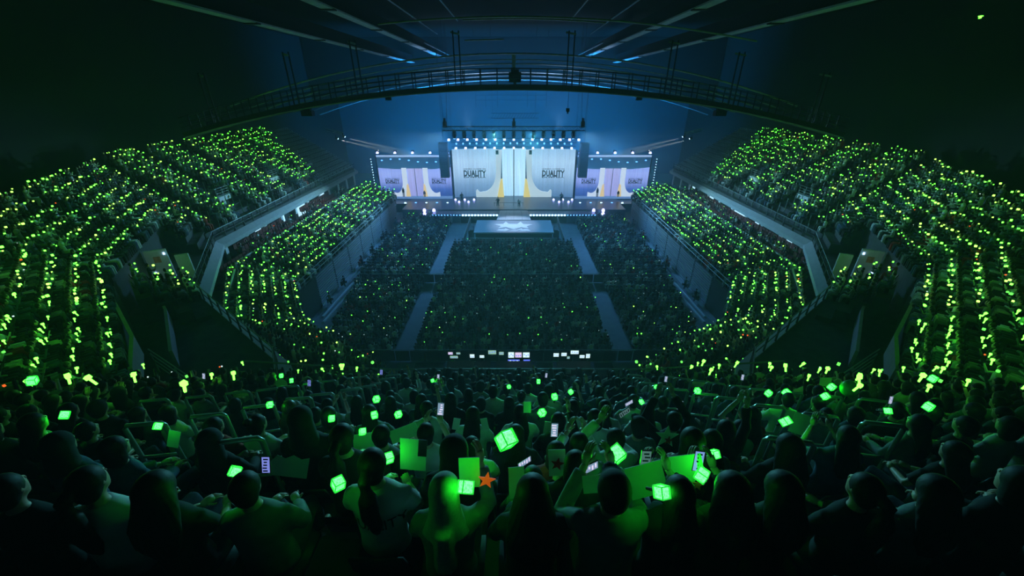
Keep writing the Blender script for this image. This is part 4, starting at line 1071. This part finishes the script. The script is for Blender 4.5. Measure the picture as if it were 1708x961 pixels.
# a few dark staff beside the slatted wall
for s in (-1, 1):
    for (x, y) in ((18.75, 60), (18.7, 54.5), (18.8, 53.6), (18.7, 48), (18.75, 44.5), (18.7, 43.9), (18.8, 38.5), (18.7, 35)):
        people.append((s * (x + .1 * random.random()), y + random.random(), .25, s * R(-60), 'F'))
for x in (-5, -4.2, -2.3, -.8, .25, 1.2, 3.9, 5.1): people.append((x, 23.3, .1, 0, 'F'))

tm = MB()
tm.loft([(0, 0, .45, .18, .13), (0, -.02, .75, .16, .11), (0, 0, 1.0, .20, .11), (0, .01, 1.1, .07, .06)], 6, 0)
tm.ball((0, .02, 1.25), (.08, .09, .12), 6, 4, 1)
tm.ball((0, -.005, 1.28), (.095, .10, .115), 6, 4, 2)
tm.box((-.1, .2, .5), (.15, .42, .14), mi=0).box((.1, .2, .5), (.15, .42, .14), mi=0)
tm.box((-.1, .4, .25), (.11, .12, .5), mi=0).box((.1, .4, .25), (.11, .12, .5), mi=0)
tm.tube([(-.2, 0, 1.0), (-.24, .12, .8), (-.1, .3, .85)], [.05, .045, .035], 4, 0)
tm.tube([(.2, 0, 1.0), (.25, .2, .9), (.18, .34, 1.15)], [.05, .045, .03], 4, 0)
V = np.array(tm.v); ntm = len(V)
lens = np.array([len(f) for f in tm.f]); flat = np.concatenate([np.array(f) for f in tm.f]); mi0 = np.array(tm.mi)


def batch(name, T_, faces_flat, face_len, mi_, XF, mats):
    n = len(XF); nv = len(T_)
    c, s_ = np.cos(XF[:, 3]), np.sin(XF[:, 3]); k = XF[:, 4]
    P_ = np.empty((n, nv, 3))
    P_[:, :, 0] = XF[:, 0, None] + k[:, None] * (c[:, None] * T_[None, :, 0] - s_[:, None] * T_[None, :, 1])
    P_[:, :, 1] = XF[:, 1, None] + k[:, None] * (s_[:, None] * T_[None, :, 0] + c[:, None] * T_[None, :, 1])
    P_[:, :, 2] = XF[:, 2, None] + k[:, None] * T_[None, :, 2]
    me = bpy.data.meshes.new(name); me.vertices.add(n * nv); me.vertices.foreach_set('co', P_.ravel())
    L = (faces_flat[None, :] + (np.arange(n) * nv)[:, None]).ravel()
    me.loops.add(len(L)); me.loops.foreach_set('vertex_index', L.astype(np.int32))
    FL = np.tile(face_len, n); me.polygons.add(len(FL)); st_ = np.concatenate([[0], np.cumsum(FL)[:-1]])
    me.polygons.foreach_set('loop_start', st_.astype(np.int32)); me.polygons.foreach_set('loop_total', FL.astype(np.int32))
    for m_ in mats: me.materials.append(m_)
    me.polygons.foreach_set('material_index', mi_.astype(np.int32)); me.update(calc_edges=True); return me


XF = np.array([(p[0], p[1], p[2], p[3] + random.uniform(-.2, .2), random.uniform(.93, 1.07)) for p in people])
n = len(people)
cl_i = rng.choice([0, 3, 4, 5, 6], n, p=[.46, .22, .17, .12, .03])
mi_all = np.tile(mi0, (n, 1)); mi_all = np.where(mi_all == 0, cl_i[:, None], mi_all)
crowd = put('crowd', batch('crowd', V, flat, lens, mi_all.ravel(), XF, [M['blacktee'], M['skin'], M['hair'], M['greytee'], M['bluetee'], M['tee'], M['redtee']]),
            label='thousands of seated spectators filling the floor, the side stands and the far rows', category='crowd', kind='stuff')
sv = np.array(seat_me.v); sl = np.array([len(f) for f in seat_me.f]); sf = np.concatenate([np.array(f) for f in seat_me.f])
allseat = np.array([(p[0], p[1], p[2], p[3], 1.0) for p in people] + [(x, y, eh(y) - .05, 0, 1) for _, x, y in cand] + [(q[0], q[1], eh(q[1]), 0, 1) for q in NEAR])
put('stadium_seats', batch('stadium_seats', sv, sf, sl, np.zeros(len(sl) * len(allseat)), allseat, [M['seat']]), label='dark folding seats under the crowd in every stand and on the floor', category='seats', kind='stuff')
# empty seats at the far end of the side stands
es = [(s * -x if s > 0 else x, y, z, (R(-90) if s < 0 else R(90)), 1.) for s in (-1, 1) for r, x, y, z, t in seat_rows('A', (57, 70), 14, okA, .56) if y > 57.5 + r * .42]
put('empty_seats', batch('empty_seats', sv, sf, sl, np.zeros(len(sl) * len(es)), np.array(es), [M['slat']]), label='empty seats at the stage end of the upper side stands', category='seats', kind='stuff')

# aisle posts in the side stands
pm_ = MB().tube([(0, 0, 0), (0, 0, .95)], .035, 5).mesh('aisle_post', M['rail'])
for s in (-1, 1):
    nm = 'left' if s < 0 else 'right'
    for y in (36.4, 41.3, 46.1, 50.9, 55.8, 60.6):
        for r in range(0, 12):
            for q in ((-.5, .5) if r < 6 else (0,)):
                d = (r + .5) * PITCH; x = 27.6 + d
                if top_section(-x, y) != 'A': continue
                put('aisle_post', pm_, None, (s * x, y + q, ZF + .626 * d), label=f'thin pale post in an aisle of the {nm} upper side stand', category='post', group=f'aisle posts of the {nm} upper stand')

# ------------------------------------------------------------------ light sticks
cube = MB(); h = .055
bm = bmesh.new(); bmesh.ops.create_cube(bm, size=2 * h); bmesh.ops.bevel(bm, geom=bm.edges[:], offset=.008, segments=1, affect='EDGES')
bm.verts.ensure_lookup_table()
cube_me = bpy.data.meshes.new('cube_lamp'); bm.to_mesh(cube_me); bm.free(); cube_me.transform(Matrix.Translation((0, 0, .21))); cube_me.materials.append(G_NEAR)
fr = MB(); h = .06
for a in (-h, h):
    for b in (-h, h):
        fr.box((a, b, .21), (.010, .010, 2 * h)); fr.box((a, 0, .21 + b), (.010, 2 * h, .010)); fr.box((0, a, .21 + b), (2 * h, .010, .010))
frame_me = fr.mesh('cube_frame', M['stickframe'])
handle_me = MB().tube([(0, 0, 0), (0, 0, .13), (0, 0, .14), (0, 0, .15)], [.017, .019, .034, .036], 12).mesh('handle', M['handle'], True)
collar_me = MB().tube([(0, 0, .135), (0, 0, .146)], .026, 12).mesh('ring', M['stickframe'])
farstick = MB().box((0, 0, .17), (.066, .066, .066), rz=.6).tube([(0, 0, 0), (0, 0, .13)], .02, 5).mesh('light_stick', [G_FAR])
STICKS = [  # x, y, z of the cube, tilt x, tilt y, spin, scale, label
    (-1.10, 2.40, 17.10, .2, .2, .6, .9, 'ribbed green cube at the top left corner of the large green board'),
    (-1.62, 3.05, 16.72, .6, .3, .5, .8, 'yellow green light beside the glossy dark hair on the left'),
    (-2.35, 3.75, 16.2, .6, .3, .5, .9, 'green yellow cube at the right shoulder of the brown-haired woman'),
    (-.07, 2.60, 17.10, .5, .3, .7, 1.75, 'brightest green cube light stick, held up just left of centre'),
    (.81, 2.17, 17.42, .3, -.35, .5, 1.4, 'large green cube light stick tilted left, right of centre near the front'),
    (-1.13, 1.68, 17.73, .2, .2, .8, .85, 'green cube light stick held low left of the DUALITY tee'),
    (-.30, 1.62, 17.78, .7, .5, .3, 1.0, 'ribbed green cube in front of the green card and the red star'),
    (1.32, 1.86, 17.58, .2, .1, .9, .95, 'faceted green cube held in front of the bent board on the right'),
    (.92, 1.60, 17.76, .9, .3, .4, .95, 'green cube lying low against the left board of the right-hand group'),
    (.37, 3.85, 16.2, .2, .3, .6, 1.0, 'green cube stick leaning over a white card, right of centre'),
    (.66, 4.86, 15.55, .05, 0, .3, 1.0, 'small upright green cube, brighter than the faint ones around it'),
    (-2.18, 4.75, 15.6, .3, .4, .7, 1.05, 'upper of the two green cubes beside a bent bare arm'),
    (-1.77, 3.71, 16.3, .1, -.1, .3, .9, 'lower of the two green cubes beside a bent bare arm'),
    (-1.50, 3.8, 16.22, .4, .3, .7, .9, 'yellowish green cube with a red spot left of centre'),
    (-3.5, 4.26, 15.95, .5, .4, .8, .9, 'green cube on the end of a hoop rail, orange on one side'),
    (.57, 7.11, 13.95, 0, 0, 0, 1.0, 'round far green stick among the back rows right of centre'),
    (1.02, 5.42, 15.15, .3, -.3, .5, .9, 'green stick close above two heads right of centre'),
    (-2.04, 1.95, 17.5, .9, .7, .4, .85, 'lone green cube low in the dark on the left'),
    (-5.55, 3.61, 16.4, .8, .5, .6, 1.1, 'long green light in the dark at the far left'),
    (-3.78, 3.05, 16.8, .9, .6, .6, .9, 'green light behind a dark hoop rail on the left'),
    (3.37, 5.56, 15.05, 0, .1, .2, 1.1, 'round green light among the rails right of centre'),
    (2.78, 5.95, 14.8, 0, .1, .2, .8, 'pair-like small green light under the right rails'),
    (4.4, 5.22, 15.3, .2, -.3, .4, 1.1, 'green cube with a fine grid held over the right rails'),
    (4.82, 5.35, 15.2, .2, .1, .4, 1.2, 'bright teal green light between the right hoop rails'),
    (6.2, 5.95, 14.8, .2, .1, .4, 1.3, 'bright green light with a round balloon beside it on the right'),
    (5.27, 5.09, 15.35, .4, .3, .4, 1.2, 'tilted green cube below the round balloon on the right'),
    (3.11, 3.31, 16.6, .5, 0, .4, 1.1, 'green glow behind a crossbar on the right'),
    (4.81, 3.78, 16.3, .9, .5, .4, .9, 'curved green glow in the dark on the far right'),
    (5.84, 4.17, 16.0, .1, .1, .4, 1.2, 'upright green light alone in the dark on the far right'),
    (7.6, 5.6, 15.3, .1, .1, .4, 1.3, 'green light above the lone one on the far right'),
    (-6.12, 8.16, 13.25, .3, .3, .7, 1.1, 'green cube beside a round green fan on the left'),
    (1.66, 2.27, 17.3, .9, 0, .3, .8, 'green light under the folded banner on the right'),
    (-7.2, 4.6, 16.1, .1, .2, .5, 1.3, 'green cube light near the bottom of the dark left corner'),
    (-5.2, 7.2, 13.9, .2, .2, .5, 1.0, 'green light over the second left rail'),
    (-.1, 6.3, 14.5, .2, .2, .5, .8, 'pale square green light at centre among the back rows'),
    (-1.9, 7.2, 13.9, .4, .2, .5, .8, 'low yellow green light left of centre in the back rows'),
    (2.1, 4.9, 15.4, .4, .8, .5, .8, 'flat green light right of centre before a hooded figure'),
]
for (x, y, z, ta, tb, sp, scl, lab) in STICKS:
    t = thing('light_stick', lab, 'light stick', (x, y, z)); scl *= .62; t.scale = (scl,) * 3
    t.rotation_euler = (ta, tb, sp); m_ = t.rotation_euler.to_matrix(); t.location = Vector((x, y, z)) - m_ @ Vector((0, 0, .21 * scl))
    put('cube_lamp', cube_me, t); put('cube_frame', frame_me, t); put('handle', handle_me, t); put('ring', collar_me, t)
sticks = list(extra)
for (x, y, z, rz, sec) in people:
    f = {'A': .86, 'B': .84, 'D': .86, 'L': .68, 'M': .78, 'N': .66, 'E': .16, 'F': .03, 'box': .05}[sec]
    if sec == 'F': f = ((.012, .07), (.003, .03))[y > 41][abs(x) > 10]
    if sec == 'D' and y < 8: f *= max(.22, (y - 1) / 10)
    if sec == 'N' and y < 22.5: f = .3
    if sec == 'B' and x * x > 34 ** 2: f = .45
    a = random.random()
    lx, ly, lz = random.uniform(-.1, .22), random.uniform(.2, .36), random.uniform(1.15, 1.5)
    c_, s_ = math.cos(rz), math.sin(rz)
    pos = (x + c_ * lx - s_ * ly, y + s_ * lx + c_ * ly, z + lz - .1)
    if a < f: sticks.append((*pos, sec))
    elif a < f + (.10 if sec == 'F' else .04): sticks.append((*pos, 'w' if sec == 'F' or random.random() < .6 else 'r'))
    elif a < f + .14: sticks.append((*pos, 'dim'))
st_c = V  # keep name
sticks.sort(key=lambda p: math.dist(p[:3], (0, 0, 20)) + (100 if p[3] in ('w', 'r', 'dim') else 0))
n_ind = 300 - len(STICKS)
for p in sticks[:n_ind]:
    nm = 'left' if p[0] < 0 else 'right'
    t = put('light_stick', farstick, None, p[:3], (random.uniform(-.3, .3), random.uniform(-.3, .3), random.random() * 3), label=f'small green cube light stick held up in the near {nm} corner stand', category='light stick', group=f'light sticks of the near {nm} corner rows')
    t.scale = (.8,) * 3 if random.random() < .5 else (1.05,) * 3
tb_ = MB().box((0, 0, .12), (.07, .07, .07), rz=.5)
rest = sticks[n_ind:]
XS = []; MI = []
for p in rest:
    d = math.dist(p[:3], (0, 0, 20)); k = {'w': .5, 'r': .7, 'dim': .9, 'F': .75}.get(p[3], 1.0) * (1 if d > 25 else .9) * random.choice((.7, .85, 1., 1., 1.3))
    XS.append((p[0], p[1], p[2], random.random() * 3, k)); MI.append({'w': 2, 'r': 3, 'dim': 4}.get(p[3], 1 if random.random() < .38 else 0))
tv = np.array(tb_.v); tl = np.array([len(f) for f in tb_.f]); tf = np.concatenate([np.array(f) for f in tb_.f])
put('light_sticks', batch('light_sticks', tv, tf, tl, np.repeat(np.array(MI), len(tl)), np.array(XS), [G_FAR, G_FARY, G_WHITE, G_RED, G_DIM]), label='thousands of tiny green lights held up all over the stands and the floor', category='lights', kind='stuff')
print('people', len(people), 'sticks', len(sticks))

# ------------------------------------------------------------------ boards, cards, phones and stars held by the crowd
def star(r, n=5, inner=.42): return [((r if i % 2 == 0 else r * inner) * math.sin(math.pi * i / n), (r if i % 2 == 0 else r * inner) * math.cos(math.pi * i / n)) for i in range(2 * n)]


def card(name, x, y, z, w_, h_, rot, lab, mt='paper', cat='card', pts=None, fold=False):
    pts = pts or [(-w_ / 2, -h_ / 2), (w_ / 2, -h_ / 2), (w_ / 2, h_ / 2), (-w_ / 2, h_ / 2)]
    t = put(name, MB().extrude(pts, .006).mesh(name, M[mt]), None, (x, y, z), rot, label=lab, category=cat)
    return t


card('slogan_board', -.92, 2.50, 17.02, .24, .30, (-.35, 0, -.1), 'large green lit board behind the person with the dark phone', cat='board')
card('slogan_board', -.30, 1.80, 17.68, .14, .22, (-.3, 0, .05), 'green card beside the pale knit cap, behind a ribbed cube', cat='board')
card('slogan_board', .02, 1.82, 17.55, .11, .24, (-.3, 0, .1), 'narrow upright green board left of the bushy hair', cat='board')
card('slogan_board', .36, 2.25, 17.22, .14, .24, (-.3, -.05, 0), 'yellow green board with a dark red star at centre', cat='board')
card('slogan_board', .93, 1.84, 17.55, .26, .24, (-.4, -.25, .1), 'wide green board between two raised phones, left one', cat='board')
card('slogan_board', 1.27, 1.98, 17.48, .26, .22, (-.4, -.3, -.1), 'tilted green board under a faceted cube on the right', cat='board')
card('slogan_board', .62, 1.85, 17.50, .26, .12, (-.6, -.1, 0), 'low green and red board behind the sideways phone', cat='board')
card('paper_card', .50, 3.72, 16.05, .22, .16, (-.5, .2, 0), 'white card under the leaning cube stick')
card('paper_card', .18, 3.95, 16.2, .1, .16, (-.3, 0, 0), 'small pale card at centre')
card('paper_card', -.75, 3.75, 16.1, .09, .16, (-.3, .2, 0), 'small green lit card left of a long-haired head')
card('paper_card', -.38, 3.75, 16.1, .09, .16, (-.3, -.2, 0), 'small green lit card right of a long-haired head')
card('paper_card', -1.65, 3.2, 16.4, .34, .2, (-.5, .1, .3), 'large dull green card left of the glossy dark hair')
card('paper_card', -2.3, 2.75, 16.55, .36, .22, (-.4, .1, 0), 'wide scalloped grey green card in the left front', pts=[(-.2, -.1), (.18, -.12), (.2, .1), (.12, .08), (.04, .12), (-.04, .08), (-.12, .11), (-.19, .04)])
card('paper_card', -1.16, 3.0, 16.75, .3, .14, (-.5, -.3, .2), 'striped bright green card beside the glossy dark hair')
card('paper_card', -3.75, 3.1, 16.55, .12, .2, (-.3, .3, 0), 'green translucent card behind a rail on the left')
card('paper_star', 1.6, 2.95, 16.75, .2, .2, (-.3, .1, 0), 'pale star card with a red centre on the right', pts=star(.13))
card('red_star', -.18, 1.74, 17.68, .1, .1, (-.3, .2, 0), 'red dotted star with painted backlight to the right of the ribbed cube', 'redbacklit', pts=star(.062))
card('red_star', 1.6, 2.9, 16.75, .1, .1, (-.3, .2, 0), 'small red star on the pale star card', 'redpaper', pts=star(.05))
card('red_star', .36, 2.22, 17.24, .1, .1, (-.3, .2, 0), 'dark red star on the yellow green board', 'redpaper', pts=star(.06))
card('red_star', 1.30, 1.84, 17.50, .1, .1, (-.3, .2, 0), 'red ribbon star below the faceted cube', 'redpaper', pts=star(.05))
card('fan', -6.0, 7.9, 13.2, .2, .2, (-.3, 0, 0), 'round green fan right of a green cube on the left', pts=[(.16 * math.cos(a), .13 * math.sin(a)) for a in np.linspace(0, 6.28, 17)[:-1]], cat='fan')
card('paper_card', 3.55, 3.55, 16.3, .3, .26, (-.4, .4, 0), 'green lit bag of paper held on the right')
card('paper_card', 6.9, 6.8, 14.2, .26, .2, (-.3, 0, 0), 'bright teal green card on the right')
for (x, y, z) in ((-.26, 1.73, 17.70),):
    pass
bal = put('balloon', MB().ball((0, 0, 0), (.15, .15, .17), 16, 12).tube([(0, 0, -.16), (.02, 0, -.5)], .004, 4).mesh('balloon', mat('green_balloon', (.12, .45, .15), .25), True), None, (6.45, 5.85, 14.85), label='round greenish balloon right of a bright green light', category='balloon')


def phone(x, y, z, rot, lab, lit='w', k=1.0):
    t = thing('phone', lab, 'phone', (x, y, z)); t.rotation_euler = rot; t.scale = (k,) * 3
    put('phone_body', MB().box((0, 0, 0), (.075, .009, .155)).box((.02, .006, .055), (.028, .004, .03)).mesh('phone_body', M['phone']), t)
    if lit:
        put('phone_screen', MB().box((0, -.006, 0), (.068, .003, .145)).mesh('phone_screen', PH[lit]), t)
        mb = MB()
        for q in range(5): mb.box((random.uniform(-.01, .01), -.009, -.055 + q * .027), (random.uniform(.02, .05), .002, .012))
        put('screen_picture', mb.mesh('screen_picture', SCR['p'] if lit == 'w' else M['phone']), t)


PH = {'w': glow('phone_screen_white', (.35, .5, .75), .5), 'b': glow('phone_screen_blue', (.25, .3, .9), .7), 'd': glow('phone_screen_dim', (.1, .2, .2), .6)}
PHN = [(-.79, 2.40, 17.22, (-.3, .1, 0), 'dark phone held up against the large green board', None),
       (.555, 1.98, 17.50, (-.4, 1.45, 0), 'phone held sideways with a pale pink screen', 'w'), (.97, 2.0, 17.56, (-.3, .05, 0), 'upright phone with a blue grey screen raised by a hand', 'd'),
       (1.36, 2.0, 17.55, (-.4, .15, 0), 'phone with a bright violet white screen at the right of the front rows', 'b'), (-2.25, 2.45, 16.95, (-.4, 0, 0), 'phone with rows of violet text low in the dark left', 'b'),
       (.42, 2.95, 16.85, (-.3, .05, 0), 'upright phone with a white scene on its screen at centre', 'w'), (.10, 2.6, 16.8, (-.6, 1.5, 0), 'phone showing a small grid of frames below the brightest cube', 'w'),
       (-.83, 3.35, 16.75, (-.3, .1, 0), 'thin lit phone right of the white tee', 'w'), (1.32, 3.5, 16.55, (-.4, 1.2, 0), 'phone seen edge on over a dark head right of centre', 'd'),
       (1.70, 4.4, 15.85, (-.4, 1.3, 0), 'small camera with a white violet screen right of centre', 'w'), (2.35, 4.2, 16.0, (-.3, .2, 0), 'white phone at the end of a stretched arm', 'w'),
       (.44, 3.6, 15.98, (-.7, .5, 0), 'dark phone lying on the white card at centre', None), (5.1, 6.9, 14.25, (-.3, .1, 0), 'white phone screen among the right rails', 'w'),
       (6.3, 5.0, 15.35, (-.3, .1, 0), 'white lit phone on the far right', 'w'), (-4.2, 6.3, 14.6, (-.3, .1, 0), 'violet phone screen beside the left rails', 'b'),
       (-3.4, 8.0, 13.5, (-.3, .1, 0), 'violet phone screen in the left back rows', 'b'), (-7.0, 7.0, 14.2, (-.3, .1, 0), 'pale phone screen on the far left', 'w'), (-1.95, 8.0, 13.35, (-.3, .1, 0), 'white phone screen in the back rows left of centre', 'w'),
       (3.4, 6.9, 14.2, (-.3, .1, 0), 'pale phone screen beside the right rails', 'w'), (.9, 8.6, 12.9, (-.3, .1, 0), 'small phone screen in the farthest rows at centre', 'w')]
for (x, y, z, rot, lab, lit) in PHN: phone(x, y, z, rot, lab, lit, 1.0 if y < 4 else .9)

# ------------------------------------------------------------------ performers on the main stage
def standing(bow=0., arm=0.):
    mb = MB(); f = math.sin(bow); c = math.cos(bow)
    def B(x, y, z):  # bend above the hips
        dz = z - .95; return (x, y + dz * f, .95 + dz * c)
    for q in (-1, 1):
        mb.tube([(q * .09, 0, .95), (q * .12, .03, .5), (q * .14, 0, .08)], [.10, .075, .05], 10); mb.tube([(q * .14, -.04, .05), (q * .16, .18, .04)], [.05, .04], 8)
        mb.tube([B(q * .18, 0, 1.42), B(q * .27, .02, 1.15), B(q * .3, .12 + arm, .92 + arm)], [.06, .05, .035], 10)
    mb.tube([B(0, 0, .9), B(0, 0, 1.15), B(0, 0, 1.38), B(0, .01, 1.5)], [.15, .14, .17, .06], 14)
    mb.tube([B(0, .01, 1.45), B(0, .02, 1.58)], [.05, .05], 8)
    p = B(0, .04, 1.66); mb.ball(p, (.08, .095, .115), 12, 10); mb.ball((p[0], p[1] + .1, p[2] - .01), (.015, .015, .02), 6, 4)
    return mb, p


for (x, y, rz, bow, arm, lab) in ((-2.75, 67.2, R(170), 0, .1, 'performer in a dark suit standing on the main stage left of centre'), (.9, 66.9, R(170), .9, 0, 'performer in pale clothes bending forward at the centre of the main stage'),
                             (-9.4, 70.5, R(200), .2, 0, 'dark figure leaning near the left violet uplights'), (8.6, 70.5, R(160), .3, 0, 'dark figure leaning near the right violet uplights')):
    mb, p = standing(bow, arm)
    t = put('person', remesh(mb, .025, 'person_body', 1, None, M['skin']), None, (x, y, SZ), (0, 0, rz), label=lab, category='person')
    m2, _ = standing(bow, arm); m3 = MB(); k = len(m2.v)
    for q in (-1, 1): m3.tube([(q * .09, 0, .95), (q * .12, .03, .5), (q * .14, 0, .12)], [.115, .09, .065], 10)
    put('trousers', m3.mesh('trousers', M['blacktee'], True), t)
    f, c = math.sin(bow), math.cos(bow); B = lambda x_, y_, z_: (x_, y_ + (z_ - .95) * f, .95 + (z_ - .95) * c)
    m4 = MB().tube([B(0, 0, .85), B(0, 0, 1.15), B(0, 0, 1.38), B(0, .01, 1.48)], [.18, .165, .19, .07], 14)
    for q in (-1, 1): m4.tube([B(q * .18, 0, 1.42), B(q * .27, .02, 1.15), B(q * .3, .10 + arm, .98 + arm)], [.075, .065, .045], 10)
    put('jacket', m4.mesh('jacket', M['tee'] if x == .9 else M['blacktee'], True), t)
    put('hair', MB().ball((p[0], p[1] - .02, p[2] + .03), (.09, .1, .105), 10, 8).mesh('hair', M['hair'], True), t)
mb = MB().box((0, 0, .55), (5.2, .06, .06))
for q in range(4): mb.box((-2.5 + q * 1.66, 0, .28), (.05, .05, .55))
put('low_rail', mb.mesh('low_rail', M['rail']), loc=(-.9, 67.8, SZ), label='low pale rail across the main stage behind the performers', category='rail')
